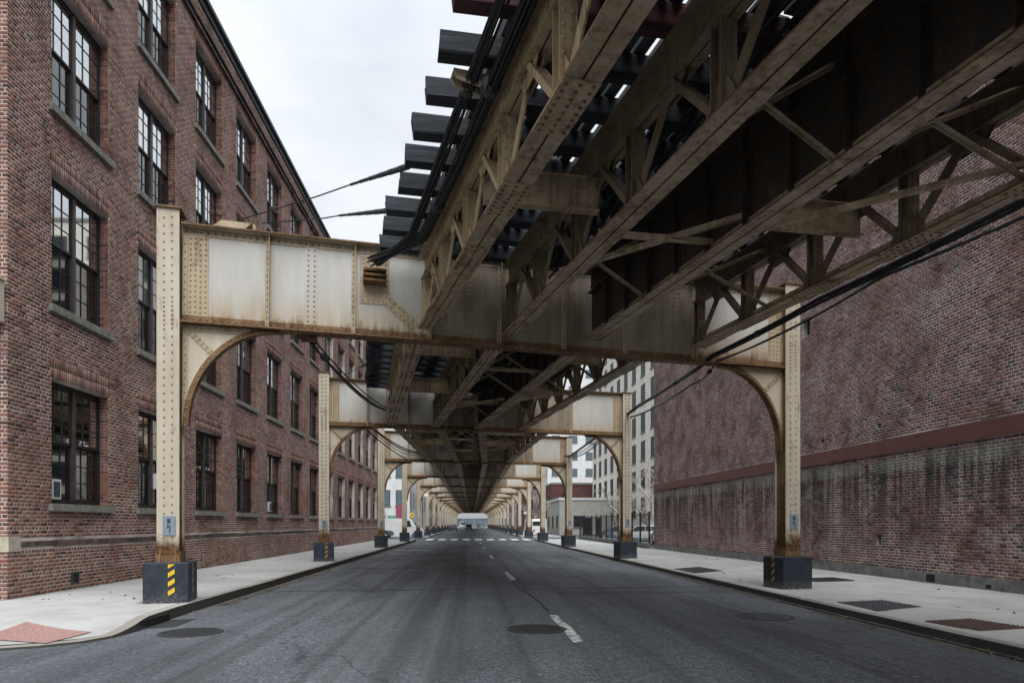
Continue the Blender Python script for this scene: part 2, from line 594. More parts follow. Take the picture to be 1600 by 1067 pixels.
M['conc'] = concrete('sidewalk_concrete', (0.46, 0.465, 0.455))
M['concbed'] = concrete('sidewalk_bed', (0.10, 0.095, 0.088))
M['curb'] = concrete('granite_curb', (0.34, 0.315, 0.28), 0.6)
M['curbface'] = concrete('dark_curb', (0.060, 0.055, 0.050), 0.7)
M['pad'] = plain('red_tactile_pad', (0.37, 0.225, 0.205), 0.8, 0.22, 22)
M['brownpad'] = plain('brown_plate', (0.085, 0.050, 0.045), 0.7, 0.3, 24)
M['greypad'] = plain('dark_grey_plate', (0.055, 0.060, 0.066), 0.6, 0.3, 20)
t = NT('worn_road_paint')
wv = t.ramp(t.noise(t.pos(), 7, 8, 0.75), [(0.46, 0.0), (0.57, 1.0)])
M['roadpaint'] = t.done(t.mix(wv, (0.72, 0.73, 0.72), (0.14, 0.142, 0.145)), 0.7)
M['freshpaint'] = plain('crosswalk_paint', (0.74, 0.75, 0.74), 0.7, 0.15, 9)
M['gutter'] = plain('gutter_dirt', (0.095, 0.086, 0.074), 0.9, 0.6, 3)
M['soil'] = plain('soil_strip', (0.06, 0.05, 0.038), 0.95, 0.5, 9)
# ------------------------------------------------------------------ ground, road, pavements
def cR(y):                      # right kerb line (road side)
    return 6.62 - 0.0125 * min(y, 48)


def wR(y):                      # right building line
    return 11.59 - 0.0306 * (y - 13.46)


def wL(y):                      # left facade line
    return -8.7 + 0.00884 * (y - 13.16)


g = MB(); g.v = [(-1500, -300, -.06), (1500, -300, -.06), (1500, 2500, -.06), (-1500, 2500, -.06)]; g.f = [(0, 1, 2, 3)]
struct(g.build('ground', M['concbed']))
g = MB(); g.v = [(-70, -40, 0), (70, -40, 0), (70, 420, 0), (-70, 420, 0)]; g.f = [(0, 1, 2, 3)]
road = struct(g.build('road', M['asphalt']))


def rough_mark(name, poly, z, m, parent=None, jit=0.02, n=5):
    """thin painted sheet with a slightly ragged outline"""
    pts = []
    for i in range(len(poly)):
        a, b = Vector(poly[i]), Vector(poly[(i + 1) % len(poly)])
        for k in range(n):
            q = a.lerp(b, k / n)
            pts.append((q.x + random.uniform(-jit, jit), q.y + random.uniform(-jit, jit)))
    mb = MB()
    mb.prism(pts, 'z', z - 0.003, z)
    return mb.build(name, m, parent)


for (x0, x1, y0, y1) in ((1.38, 1.53, 9.0, 11.7), (1.10, 1.26, 19.0, 22.2), (0.90, 1.05, 31.0, 34.4), (0.75, 0.88, 44.0, 47), (0.7, .82, 54, 57)):
    rough_mark('lane_dash', [(x0, y0), (x1, y0), (x1 - .03, y1), (x0 - .03, y1)], .006, M['roadpaint'], road, .018, 7)
for i in range(9):
    x = -4.55 + i * 1.22
    rough_mark('crosswalk_bar', [(x, 65.8), (x + .70, 65.8), (x + .70, 71.2), (x, 71.2)], .006, M['freshpaint'], road, .03)
for (x0, x1, y0, y1) in ((-4.5, -2.6, 40.6, 41.0), (-4.6, -3.2, 54, 54.5), (-4.4, -3.3, 36.0, 36.3), (1.5, 4.8, 80, 80.5)):
    rough_mark('stop_line', [(x0, y0), (x1, y0), (x1, y1), (x0, y1)], .006, M['roadpaint'], road, .03)
for poly in ([(2.0, 15.2), (6.2, 15.4), (6.2, 16.1), (2.0, 15.7)], [(-4.6, 23.6), (.4, 24.2), (.4, 25.4), (-4.6, 24.9)]):
    rough_mark('road_patch', poly, .004, M['asphalt_dark'], road, .06, 9)
# sealed seam along the middle of the street
sm = MB()
pts = [(1.45 + .1 * math.sin(y * .6) - .012 * y + random.uniform(-.02, .02), y) for y in np.arange(12.2, 40, .6)]
for a, b in zip(pts[:-1], pts[1:]):
    sm.bar((a[0], a[1], .004), (b[0], b[1], .004), .022, .003)
sm.build('tar_seam', M['hole'], road)
for (xa, xb, y0_, sl) in ((-4.9, 6.2, 16.4, .05), (-4.9, 1.0, 22.3, -.03), (.9, 6.2, 27.5, .04), (-4.9, 6.0, 36.0, .02)):
    sm = MB(); X_ = np.arange(xa, xb, .5); pts = [(x_, y0_ + sl * x_ + random.uniform(-.05, .05)) for x_ in X_]
    for a, b in zip(pts[:-1], pts[1:]):
        sm.bar((a[0], a[1], .004), (b[0], b[1], .004), random.uniform(.015, .03), .003)
    sm.build('tar_seam', M['hole'], road)
# gutter dirt along both kerbs
rough_mark('gutter_dirt', [(-5.03, 13.5), (-4.75, 13.5), (-4.85, 30), (-5.02, 62)], .0045, M['gutter'], road, .05, 24)
rough_mark('gutter_dirt', [(cR(3) - .28, 3), (cR(3), 3), (cR(30), 30), (cR(30) - .16, 30)], .0045, M['gutter'], road, .06, 40)


def slabs(parent, xa, xb, y0, y1, dy, ncol, z, mat):
    """flag joints recessed: each slab is an object"""
    ny = int(round((y1 - y0) / dy))
    for j in range(ny):
        ya, yb = y0 + j * dy, y0 + (j + 1) * dy
        for i in range(ncol):
            x0 = xa(ya) + (xb(ya) - xa(ya)) * i / ncol
            x1 = xa(ya) + (xb(ya) - xa(ya)) * (i + 1) / ncol
            gsz = .009
            zt = z + random.uniform(-.004, .004)
            mb = MB()
            X0, X1, Y0, Y1 = x0 + gsz, x1 - gsz, ya + gsz, yb - gsz
            b = .012
            mb.v = [(X0, Y0, z - .08), (X1, Y0, z - .08), (X1, Y1, z - .08), (X0, Y1, z - .08),
                    (X0, Y0, zt - b), (X1, Y0, zt - b), (X1, Y1, zt - b), (X0, Y1, zt - b),
                    (X0 + b, Y0 + b, zt), (X1 - b, Y0 + b, zt), (X1 - b, Y1 - b, zt), (X0 + b, Y1 - b, zt)]
            for k in range(4):
                k2 = (k + 1) % 4
                mb.f += [(k, k2, k2 + 4, k + 4), (k + 4, k2 + 4, k2 + 8, k + 8)]
            mb.f += [(8, 9, 10, 11)]
            mb.build('paving_slab', mat, parent)


def curbs(parent, line, side, y0, y1, z, step=2.4):
    y = y0
    while y < y1 - .1:
        ye = min(y + step, y1)
        mb = MB()
        a, b = line(y), line(ye)
        s = side
        e = .006
        dz = random.uniform(-.006, .006)
        mb.quadbox([(min(a, a + s * .16), y + e, -.05), (max(a, a + s * .16), y + e, -.05), (max(b, b + s * .16), ye - e, -.05), (min(b, b + s * .16), ye - e, -.05),
                    (min(a + s * .025, a + s * .16), y + e, z + dz), (max(a + s * .025, a + s * .16), y + e, z + dz), (max(b + s * .025, b + s * .16), ye - e, z + dz), (min(b + s * .025, b + s * .16), ye - e, z + dz)])
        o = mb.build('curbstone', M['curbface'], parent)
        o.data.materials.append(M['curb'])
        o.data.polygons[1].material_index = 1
        y = ye


def bed(name, poly, z0, z1, m):
    mb = MB(); mb.prism(poly, 'z', z0, z1)
    return struct(mb.build(name, m))


ZL, ZR = .17, .12
swl = bed('sidewalk_left', [(wL(13.2) + .0, 13.0), (-5.2, 13.0), (-5.2, 62), (wL(60), 62)], -.05, ZL - .03, M['concbed'])
slabs(swl, lambda y: wL(y), lambda y: -5.22, 13.0, 62.0, 1.75, 2, ZL, M['conc'])
curbs(swl, lambda y: -5.05, -1, 13.0, 62.0, ZL - .005)
swr = bed('sidewalk_right', [(cR(-6) + .18, -6), (wR(-6) + .3, -6), (wR(39) + .05, 39), (10.6, 65), (cR(65) + .18, 65)], -.05, ZR - .03, M['concbed'])
slabs(swr, lambda y: cR(y) + .17, lambda y: wR(min(y, 40)) - .02, -4.9, 65.1, 2.0, 2, ZR, M['conc'])
curbs(swr, cR, 1, -6, 65, ZR - .004)
# pavements beyond the junction
for nm, x0, x1 in (('sidewalk_far_left', -7.75, -5.1), ('sidewalk_far_right', 5.9, 10.6)):
    o = bed(nm, [(x0, 80), (x1, 80), (x1, 300), (x0, 300)], -.05, .14, M['conc'])
    kx = x1 if x0 < 0 else x0
    curbs(o, (lambda y, kx=kx: kx + (.17 if kx < 0 else -.17)), -1 if kx < 0 else 1, 80, 300, .138, 20)

# the street corner in the left foreground: rounded kerb with a dropped ramp
outer = [(-5.05, 13.0), (-5.05, 12.0), (-5.0, 11.0), (-4.96, 10.3), (-5.0, 9.75), (-5.2, 9.3), (-5.55, 9.0), (-6.1, 8.75), (-6.8, 8.6), (-8, 8.5), (-10, 8.5), (-14, 8.5), (-30, 8.5)]
inner = [(-5.6, 13.0), (-6.2, 13.0), (-6.6, 13.0), (-7.0, 13.0), (-7.5, 13.0), (-8.0, 13.0), (-8.7, 13.0), (-9.2, 13.0), (-9.8, 13.0), (-10.6, 13.0), (-12, 13.0), (-15, 13.0), (-30, 13.0)]


def hz(x, y):
    d = math.hypot((x + 5.75) / 1.5, (y - 9.35) / 1.15)
    f = max(0, min(1, (d - .5) / .9))
    return .035 + (ZL - .035) * f * f * (3 - 2 * f)


def corner_grid(name, f0, f1, m, zoff, n=14):
    mb = MB()
    dense_o, dense_i = [], []
    for k in range(len(outer) - 1):
        for q in range(3):
            t_ = q / 3
            dense_o.append(Vector(outer[k]).lerp(Vector(outer[k + 1]), t_))
            dense_i.append(Vector(inner[k]).lerp(Vector(inner[k + 1]), t_))
    for a, b in zip(dense_o, dense_i):
        for j in range(n + 1):
            q = a.lerp(b, f0 + (f1 - f0) * j / n)
            mb.v.append((q.x, q.y, hz(q.x, q.y) + zoff))
    w = n + 1
    for i in range(len(dense_o) - 1):
        for j in range(n):
            mb.f.append((i * w + j, i * w + j + 1, (i + 1) * w + j + 1, (i + 1) * w + j))
    return mb, dense_o


mb, do = corner_grid('sidewalk_corner', 0.055, 1, M['conc'], 0)
corner = struct(mb.build('sidewalk_corner', M['conc'], smooth=True))
kb = MB()
n0 = 0
for i, a in enumerate(do):
    b = do[min(i + 1, len(do) - 1)]; pv = do[max(i - 1, 0)]
    d = (b - pv).normalized(); nr = Vector((d.y, -d.x))
    if nr.dot(Vector((-9, 13)) - a) < 0:
        nr = -nr
    h = hz(a.x, a.y)
    q = a + nr * .03; r_ = a + nr * .19
    kb.v += [(a.x, a.y, -.05), (q.x, q.y, h - .004), (r_.x, r_.y, h + .002)]
for i in range(len(do) - 1):
    kb.f += [(3 * i, 3 * i + 1, 3 * i + 4, 3 * i + 3), (3 * i + 1, 3 * i + 2, 3 * i + 5, 3 * i + 4)]
o = kb.build('curbstone', M['curbface'], corner)
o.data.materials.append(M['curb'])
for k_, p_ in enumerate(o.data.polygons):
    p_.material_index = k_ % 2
# red tactile pad, with truncated domes
pc = [(-6.62, 10.42), (-5.45, 10.0), (-5.55, 9.12), (-6.72, 9.55)]
pm = MB()
N = 12
for i in range(N + 1):
    for j in range(N + 1):
        u, v = i / N, j / N
        q = (Vector(pc[0]).lerp(Vector(pc[1]), u)).lerp(Vector(pc[3]).lerp(Vector(pc[2]), u), v)
        pm.v.append((q.x, q.y, hz(q.x, q.y) + .012))
for i in range(N):
    for j in range(N):
        a = i * (N + 1) + j
        pm.f.append((a, a + N + 1, a + N + 2, a + 1))
pad = tag(pm.build('tactile_pad', M['pad'], smooth=True), 'red tactile paving pad in the kerb ramp at the street corner', 'tactile pad')
dm = MB()
for i in range(22):
    for j in range(20):
        u, v = (i + .5) / 22, (j + .5) / 20
        q = (Vector(pc[0]).lerp(Vector(pc[1]), u)).lerp(Vector(pc[3]).lerp(Vector(pc[2]), u), v)
        dm.rivet((q.x, q.y, hz(q.x, q.y) + .012), (0, 0, 1), .014)
dm.build('tactile_dome', M['pad'], pad, kind='stuff')


def plate_grid(name, poly, z, m, lab, cat, nx, ny, raised=True):
    o = MB()
    o.prism(poly, 'z', z - .03, z + .004)
    o = tag(o.build(name, m), lab, cat)
    d = MB()
    a, b, c_, e = [Vector(q) for q in poly]
    for i in range(nx):
        for j in range(ny):
            u, v = (i + .5) / nx, (j + .5) / ny
            q = a.lerp(b, u).lerp(e.lerp(c_, u), v)
            if raised:
                d.rivet((q.x, q.y, z + .004), (0, 0, 1), .018)
            else:
                d.box(q.x - .012, q.x + .012, q.y - .05, q.y + .05, z + .004, z + .014)
    d.build('raised_stud' if raised else 'grate_bar', m, o, kind='stuff')
    return o


plate_grid('tactile_plate', [(6.86, 9.80), (7.72, 9.98), (7.90, 9.05), (6.98, 8.85)], ZR + .008, M['brownpad'], 'reddish brown studded plate set in the right pavement near the kerb', 'pavement plate', 14, 14)
plate_grid('cellar_hatch', [(6.86, 12.25), (7.90, 12.5), (7.99, 11.5), (6.86, 11.0)], ZR + .008, M['greypad'], 'dark grey steel plate in the right pavement before the brown one', 'pavement plate', 14, 12)
plate_grid('pavement_grate', [(6.6, 21.6), (7.75, 22.6), (7.85, 20.6), (6.65, 19.7)], ZR + .008, M['greypad'], 'grey steel grate in the right pavement beyond the first base block', 'pavement grate', 18, 8, False)
plate_grid('pavement_grate', [(8.7, 17.6), (9.9, 17.9), (9.95, 16.9), (8.75, 16.6)], ZR + .008, M['greypad'], 'grey grate close to the brick wall behind the right base block', 'pavement grate', 18, 8, False)


def manhole(x, y, r, lab, m, rim=True):
    root = thing('manhole_cover', lab, 'manhole', (x, y, 0))
    d = MB()
    pts = [(r * .9 * math.cos(a), r * .9 * math.sin(a)) for a in np.linspace(0, 2 * math.pi, 28, endpoint=False)]
    d.prism(pts, 'z', -.02, .007)
    d.build('lid', m, root)
    rr = MB()
    for k in range(28):
        a0, a1 = 2 * math.pi * k / 28, 2 * math.pi * (k + 1) / 28
        rr.prism([(r * .93 * math.cos(a0), r * .93 * math.sin(a0)), (r * 1.04 * math.cos(a0), r * 1.04 * math.sin(a0)),
                  (r * 1.04 * math.cos(a1), r * 1.04 * math.sin(a1)), (r * .93 * math.cos(a1), r * .93 * math.sin(a1))], 'z', -.02, .010)
    rr.build('rim', M['iron'], root)
    s_ = MB()
    n = 9
    for i in range(-n, n + 1):
        for j in range(-n, n + 1):
            px_, py_ = i * r * .085, j * r * .085
            if math.hypot(px_, py_) < r * .82 and (i + j) % 2 == 0:
                s_.box(px_ - r * .03, px_ + r * .03, py_ - r * .03, py_ + r * .03, .007, .014)
    s_.build('tread_lug', m, root, kind='stuff')
    return root


manhole(-4.12, 10.15, .43, 'round iron manhole cover beside the left kerb corner', M['iron'])
manhole(.98, 10.17, .44, 'dark round manhole cover beside the white lane dash', M['iron'])
manhole(5.05, 11.3, .45, 'worn manhole cover sunk in the asphalt near the right kerb', M['asphalt'])
# storm drain in the left kerb
sd = thing('storm_drain', 'black storm drain opening in the left kerb by the manhole', 'storm drain', (-5.02, 10.9, 0))
d = MB(); d.box(-.02, .03, -.45, .55, .01, .125); d.build('opening', M['hole'], sd)
d = MB(); d.prism([(.03, -.35), (.42, -.2), (.40, .75), (.03, .6)], 'z', -.02, .006); d.build('drain_plate', M['iron'], sd)
# ------------------------------------------------------------------ brick walls
def brick_rows(k0, k1, z0, z1, holes, L=0.213, H=0.0762):
    """list of (ka, kb, za, zb) bricks in running bond with a header course every sixth row"""
    out = []
    nrow = int((z1 - z0) / H)
    for r_ in range(nrow):
        za = z0 + r_ * H
        zc = za + H / 2
        header = (r_ % 6) == 5
        ln = L / 2 if header else L
        off = (0 if r_ % 2 else -ln / 2) if not header else -ln / 2
        st = np.arange(k0 + off, k1 + ln, ln)
        a = np.maximum(st, k0)
        b = np.minimum(st + ln - .016, k1)
        for (ha, hb, hza, hzb) in holes:
            if hza - .02 < zc < hzb + .02:
                inside = (a >= ha - .001) & (b <= hb + .001)
                left = (a < ha) & (b > ha)
                right = (b > hb) & (a < hb)
                b = np.where(left, ha, b)
                a = np.where(right, hb, a)
                keep = ~inside
                a, b = a[keep], b[keep]
        ok = (b - a) > .03
        a, b = a[ok], b[ok]
        out.append(np.stack([a, b, np.full_like(a, za), np.full_like(a, za + H - .0165)], 1))
    return np.concatenate(out)


def brick_mesh(name, B, O, D, Nn, proud=.0022, z_jit=.0012):
    """bricks as closed-front boxes: O origin, D direction along wall, Nn outward normal (2-D)"""
    n = len(B)
    j = lambda s_: RNG.uniform(-s_, s_, n)
    ka, kb = B[:, 0] + j(.0035), B[:, 1] + j(.0035)
    za, zb = B[:, 2] + j(z_jit) - np.abs(j(.002)), B[:, 3] + j(z_jit)
    d = proud + RNG.uniform(-.0012, .0018, n)
    e = .002
    V = np.zeros((n, 8, 3), np.float32)
    spec = [(ka, za, -.004), (kb, za, -.004), (kb, zb, -.004), (ka, zb, -.004),
            (ka + e, za + e, None), (kb - e, za + e, None), (kb - e, zb - e, None), (ka + e, zb - e, None)]
    for i, (k, z_, dd) in enumerate(spec):
        dv = d if dd is None else np.full(n, dd)
        V[:, i, 0] = O[0] + D[0] * k + Nn[0] * dv
        V[:, i, 1] = O[1] + D[1] * k + Nn[1] * dv
        V[:, i, 2] = z_
    q = np.array([(4, 5, 6, 7), (0, 1, 5, 4), (1, 2, 6, 5), (2, 3, 7, 6), (3, 0, 4, 7)], np.int32)
    if D[0] * Nn[1] - D[1] * Nn[0] > 0:
        q = q[:, ::-1]
    Q = (q[None] + (np.arange(n, dtype=np.int32) * 8)[:, None, None]).reshape(-1, 4)
    return np_mesh(name, V.reshape(-1, 3), Q)


def wall_sheet(mb, O, D, Nn, k0, k1, z0, z1, holes, depth=.0):
    ks = sorted({k0, k1, *[h[0] for h in holes], *[h[1] for h in holes]})
    zs = sorted({z0, z1, *[h[2] for h in holes], *[h[3] for h in holes]})
    P = lambda k, z_, d=0: (O[0] + D[0] * k + Nn[0] * d, O[1] + D[1] * k + Nn[1] * d, z_)
    flip = D[0] * Nn[1] - D[1] * Nn[0] > 0
    hs = set()
    for h in holes:
        hs.add((h[0], h[1], h[2], h[3]))
    for a, b in zip(ks[:-1], ks[1:]):
        for c_, e in zip(zs[:-1], zs[1:]):
            mk, mz = (a + b) / 2, (c_ + e) / 2
            if any(h[0] < mk < h[1] and h[2] < mz < h[3] for h in holes):
                continue
            n = len(mb.v)
            mb.v += [P(a, c_), P(b, c_), P(b, e), P(a, e)]
            mb.f.append((n, n + 1, n + 2, n + 3) if not flip else (n + 3, n + 2, n + 1, n))
    if depth:
        for (a, b, c_, e) in holes:
            for (p1, p2) in (((a, c_), (b, c_)), ((b, c_), (b, e)), ((b, e), (a, e)), ((a, e), (a, c_))):
                n = len(mb.v)
                mb.v += [P(*p1), P(*p2), P(*p2, -depth), P(*p1, -depth)]
                mb.f.append((n, n + 1, n + 2, n + 3))


def single_bricks(B, O, D, Nn, count, mat, parent, L, proud=.0022):
    """the bricks nearest the camera as objects of their own; returns the rest"""
    full = np.abs((B[:, 1] - B[:, 0]) - (L - .016)) < .004
    cx = O[0] + D[0] * (B[:, 0] + B[:, 1]) / 2
    cy = O[1] + D[1] * (B[:, 0] + B[:, 1]) / 2
    cz = (B[:, 2] + B[:, 3]) / 2
    # apparent size: facing and distance, only those inside the frame
    dx, dy, dz = cx, cy, cz - 1.6
    dist = np.sqrt(dx * dx + dy * dy + dz * dz)
    face = np.abs(dx * Nn[0] + dy * Nn[1]) / dist
    yc = dx * math.sin(YAW) + dy * math.cos(YAW)
    xc = dx * math.cos(YAW) - dy * math.sin(YAW)
    u = 800 + 1050 * xc / yc
    v = 818 - 1050 * dz / yc
    vis = full & (u > 4) & (u < 1596) & (v > 4) & (v < 1060)
    score = np.where(vis, face / dist ** 2, -1)
    idx = np.argsort(-score)[:count]
    me = brick_mesh('brick', np.array([[-(L - .016) / 2, (L - .016) / 2, -.0298, .0298]]), (0, 0), D, Nn, proud)
    me.materials.append(mat)
    for i in idx:
        o = ob('brick', me, None, parent)
        o.location = (cx[i] + Nn[0] * random.uniform(-.001, .0015), cy[i] + Nn[1] * random.uniform(-.001, .0015), cz[i])
    rest = np.ones(len(B), bool)
    rest[idx] = False
    return B[rest]


# ---- left mill building
dL = Vector((.42, 47.5)).normalized()
OL = (-8.7, 13.16)
DL = (dL.x, dL.y)
NL = (dL.y, -dL.x)                       # towards the street (+x)
LLEN = 47.5
mill = thing('mill_building', 'long four storey red brick mill with rows of paned windows on the left', 'building', (OL[0], OL[1], 0))
mill_off = Vector((OL[0], OL[1], 0))
FLOORS = [(2.02, 4.62), (6.14, 8.92), (10.28, 12.98), (14.1, 16.8)]
PITCH, W0, WW = 3.57, 1.31, 2.15
wins = []
for c_ in range(13):
    for f_, (za, zb) in enumerate(FLOORS):
        a = W0 + c_ * PITCH
        wins.append((a, a + WW, za, zb, c_, f_))
holes = [(w[0], w[1], w[2], w[3]) for w in wins]
ctop = lambda z_: .19 + .0762 * math.ceil((z_ + .40 - .19) / .0762) - .014
lintels = [(w[0] - .06, w[1] + .06, w[3], ctop(w[3])) for w in wins]
belt = [(0, LLEN, 1.12, 1.30)]
O0 = (0, 0)
mb = MB()
wall_sheet(mb, O0, DL, NL, 0, LLEN, -.1, 18.1, holes, .30)
NF = (-dL.x, -dL.y)                      # face towards the camera
DF = (-dL.y, dL.x)                       # along the return wall, away from the street
wall_sheet(mb, O0, DF, NF, 0, 22, -.1, 18.1, [])
mwall = mb.build('wall', M['mortarL'], mill)
B = brick_rows(0, LLEN, .19, 18.08, holes + lintels + belt)
B = single_bricks(B, (0, 0), DL, NL, 0, M['brickL'], mwall, .213) if False else B
# bricks nearest the camera one by one
_OL = OL
def near_split(B, O_world, D, Nn, count, mat, parent, origin):
    before = set(bpy.data.objects)
    rest = single_bricks(B, O_world, D, Nn, count, mat, parent, .213)
    for o in bpy.data.objects:
        if o not in before:
            o.location = Vector(o.location) - origin
    return rest
Brest = near_split(B, OL, DL, NL, 300, M['brickL'], mwall, mill_off)
ob('brick_facing', brick_mesh('brick_facing', Brest, O0, DL, NL), M['brickL'], mwall, 'stuff')
BF = brick_rows(0, 6, .19, 18.08, [])
ob('brick_facing', brick_mesh('brick_facing', BF, O0, DF, NF), M['brickL'], mwall, 'stuff')
# soldier course lintels and jamb bricks
S = []
for (a, b, za, zb) in lintels:
    n = int((b - a) / .0755)
    w_ = (b - a) / n
    for i in range(n):
        S.append((a + i * w_, a + (i + 1) * w_ - .015, za + .005, (za + zb) / 2 - .008))
        S.append((a + i * w_, a + (i + 1) * w_ - .015, (za + zb) / 2 + .008, zb))
ob('lintel_bricks', brick_mesh('lintel_bricks', np.array(S), O0, DL, NL, .004), M['brickL'], mwall, 'stuff')
J = MB()
for w in wins:
    if w[4] > 6:
        continue
    z_ = w[2] + .01
    r_ = 0
    while z_ < w[3] - .05:
        for (d0, d1) in (((.005, .20), (.212, .30)) if r_ % 2 else ((.005, .095), (.107, .30))):
            k = w[1]
            p = []
            for (dd, kk, zz) in ((d0, k - .008, z_), (d1, k - .008, z_), (d1, k + .004, z_), (d0, k + .004, z_), (d0, k - .008, z_ + .063), (d1, k - .008, z_ + .063), (d1, k + .004, z_ + .063), (d0, k + .004, z_ + .063)):
                p.append((DL[0] * kk - NL[0] * dd, DL[1] * kk - NL[1] * dd, zz))
            J.quadbox(p)
        z_ += .0762
        r_ += 1
J.build('jamb_bricks', M['brickL'], mwall, kind='stuff')
# belt course, cornice, roof, corner stones
def along(mb, k0, k1, d0, d1, z0, z1, D=DL, Nn=NL):
    p = []
    for z_ in (z0, z1):
        for (k, d) in ((k0, d0), (k1, d0), (k1, d1), (k0, d1)):
            p.append((D[0] * k + Nn[0] * d, D[1] * k + Nn[1] * d, z_))
    mb.quadbox(p)
k = 0.0
while k < LLEN:
    mb = MB(); e = min(k + 1.35, LLEN)
    along(mb, k + .004, e - .004, -.02, .008 + random.uniform(0, .012), 1.135 + random.uniform(-.012, .02), 1.28 + random.uniform(-.03, .01))
    mb.build('belt_stone', M['belt'], mill)
    k = e
mb = MB(); along(mb, -.02, .32, -.25, .034, 1.07, 1.36); mb.build('corner_stone', M['quoin'], mill)
mb = MB()
along(mb, -.1, LLEN + .1, -.1, .10, 17.22, 17.30)
along(mb, -.1, LLEN + .1, -.1, .13, 17.42, 17.50)
mb.build('string_course', M['belt'], mill)
mb = MB()
along(mb, -.12, LLEN + .2, -.3, .07, 18.1, 18.32)
along(mb, -.2, LLEN + .2, -.3, .17, 18.32, 18.46)
mb.build('cornice', M['cornice'], mill)
mb = MB(); along(mb, -.3, LLEN + .2, -20, -.3, 18.05, 18.15); mb.build('roof', M['cornice'], mill)
mb = MB(); along(mb, LLEN - .02, LLEN, -20, -.0, -.1, 18.05); mb.build('end_wall', M['brickL'], mill)
mb = MB(); along(mb, .2, LLEN - .2, -1.5, -1.45, 0, 18); mb.build('interior', M['room'], mill)
mb = MB()
for fz in (0, 5.4, 9.6, 13.6, 17.6):
    along(mb, .2, LLEN - .2, -1.44, -.32, fz, fz + .1)
mb.build('floor_slab', M['room'], mill)

# windows: prototype meshes in a local frame x along, y inwards, z up
def win_meshes(h):
    fr, mu, pa = MB(), MB(), {}
    D0, D1 = .20, .27
    fr.box(0, .07, D0, .31, 0, h); fr.box(WW - .07, WW, D0, .31, 0, h)
    fr.box(0.07, WW - .07, D0, .31, h - .09, h); fr.box(0.07, WW - .07, D0, .31, 0, .07)
    mu.box(WW / 2 - .055, WW / 2 + .055, D0 - .035, .30, .07, h - .09)
    hm = h * .50
    halves = [(.07, WW / 2 - .055), (WW / 2 + .055, WW - .07)]
    ups, lows = [], []
    for (x0, x1) in halves:
        for (z0, z1, y, store) in ((hm, h - .09, .215, ups), (.07, hm, .255, lows)):
            s_ = .045
            fr.box(x0, x0 + s_, y - .02, y + .02, z0, z1); fr.box(x1 - s_, x1, y - .02, y + .02, z0, z1)
            fr.box(x0 + s_, x1 - s_, y - .02, y + .02, z0, z0 + .05); fr.box(x0 + s_, x1 - s_, y - .02, y + .02, z1 - .05, z1)
            X = np.linspace(x0 + s_, x1 - s_, 4)
            Z = np.linspace(z0 + .05, z1 - .05, 4)
            for xx in X[1:-1]:
                fr.box(xx - .011, xx + .011, y - .016, y + .016, z0 + .05, z1 - .05)
            for zz in Z[1:-1]:
                fr.box(x0 + s_, x1 - s_, y - .013, y + .013, zz - .011, zz + .011)
            for i in range(3):
                for jj in range(3):
                    store.append(((X[i] + X[i + 1]) / 2, y, (Z[jj] + Z[jj + 1]) / 2, X[1] - X[0] - .022, Z[1] - Z[0] - .022))
    return fr.mesh('window_frame'), mu.mesh('mullion'), ups, lows


protos = {}
for f_, (za, zb) in enumerate(FLOORS):
    fm, mm, ups, lows = win_meshes(zb - za)
    fm.materials.append(M['frame']); mm.materials.append(M['mullion'])
    sl = MB(); sl.box(-.10, WW + .12, -.09, .22, -.15, -.0); sl = sl.mesh('sill'); sl.materials.append(M['stone'])
    def pane(lst, nm):
        m_ = MB(); w_, h_ = lst[0][3], lst[0][4]
        m_.box(-w_ / 2, w_ / 2, -.002, .002, -h_ / 2, h_ / 2)
        return m_.mesh('pane')
    pu, pl = pane(ups, 'u'), pane(lows, 'l')
    pu.materials.append(M['glass']); pl.materials.append(M['glass_low'])
    allu, alll = MB(), MB()
    for (x, y, z_, w_, h_) in ups:
        allu.box(x - w_ / 2, x + w_ / 2, y - .002, y + .002, z_ - h_ / 2, z_ + h_ / 2)
    for (x, y, z_, w_, h_) in lows:
        alll.box(x - w_ / 2, x + w_ / 2, y - .002, y + .002, z_ - h_ / 2, z_ + h_ / 2)
    allu, alll = allu.mesh('upper_panes'), alll.mesh('lower_panes')
    allu.materials.append(M['glass']); alll.materials.append(M['glass_low'])
    protos[f_] = (fm, mm, sl, pu, pl, ups, lows, allu, alll)


def curtain_mesh(h, x0, x1, z0):
    mb = MB(); n = max(4, int((x1 - x0) / .035))
    ph = random.random() * 6
    for i in range(n + 1):
        x = x0 + (x1 - x0) * i / n
        y = .37 + .025 * math.sin(x * 42 + ph) + .012 * math.sin(x * 17)
        mb.v += [(x, y, z0), (x, y - .01, h - .05)]
    for i in range(n):
        mb.f.append((2 * i, 2 * i + 2, 2 * i + 3, 2 * i + 1))
    m_ = mb.mesh('curtain', True)
    m_.materials.append(M['curtain'])
    return m_


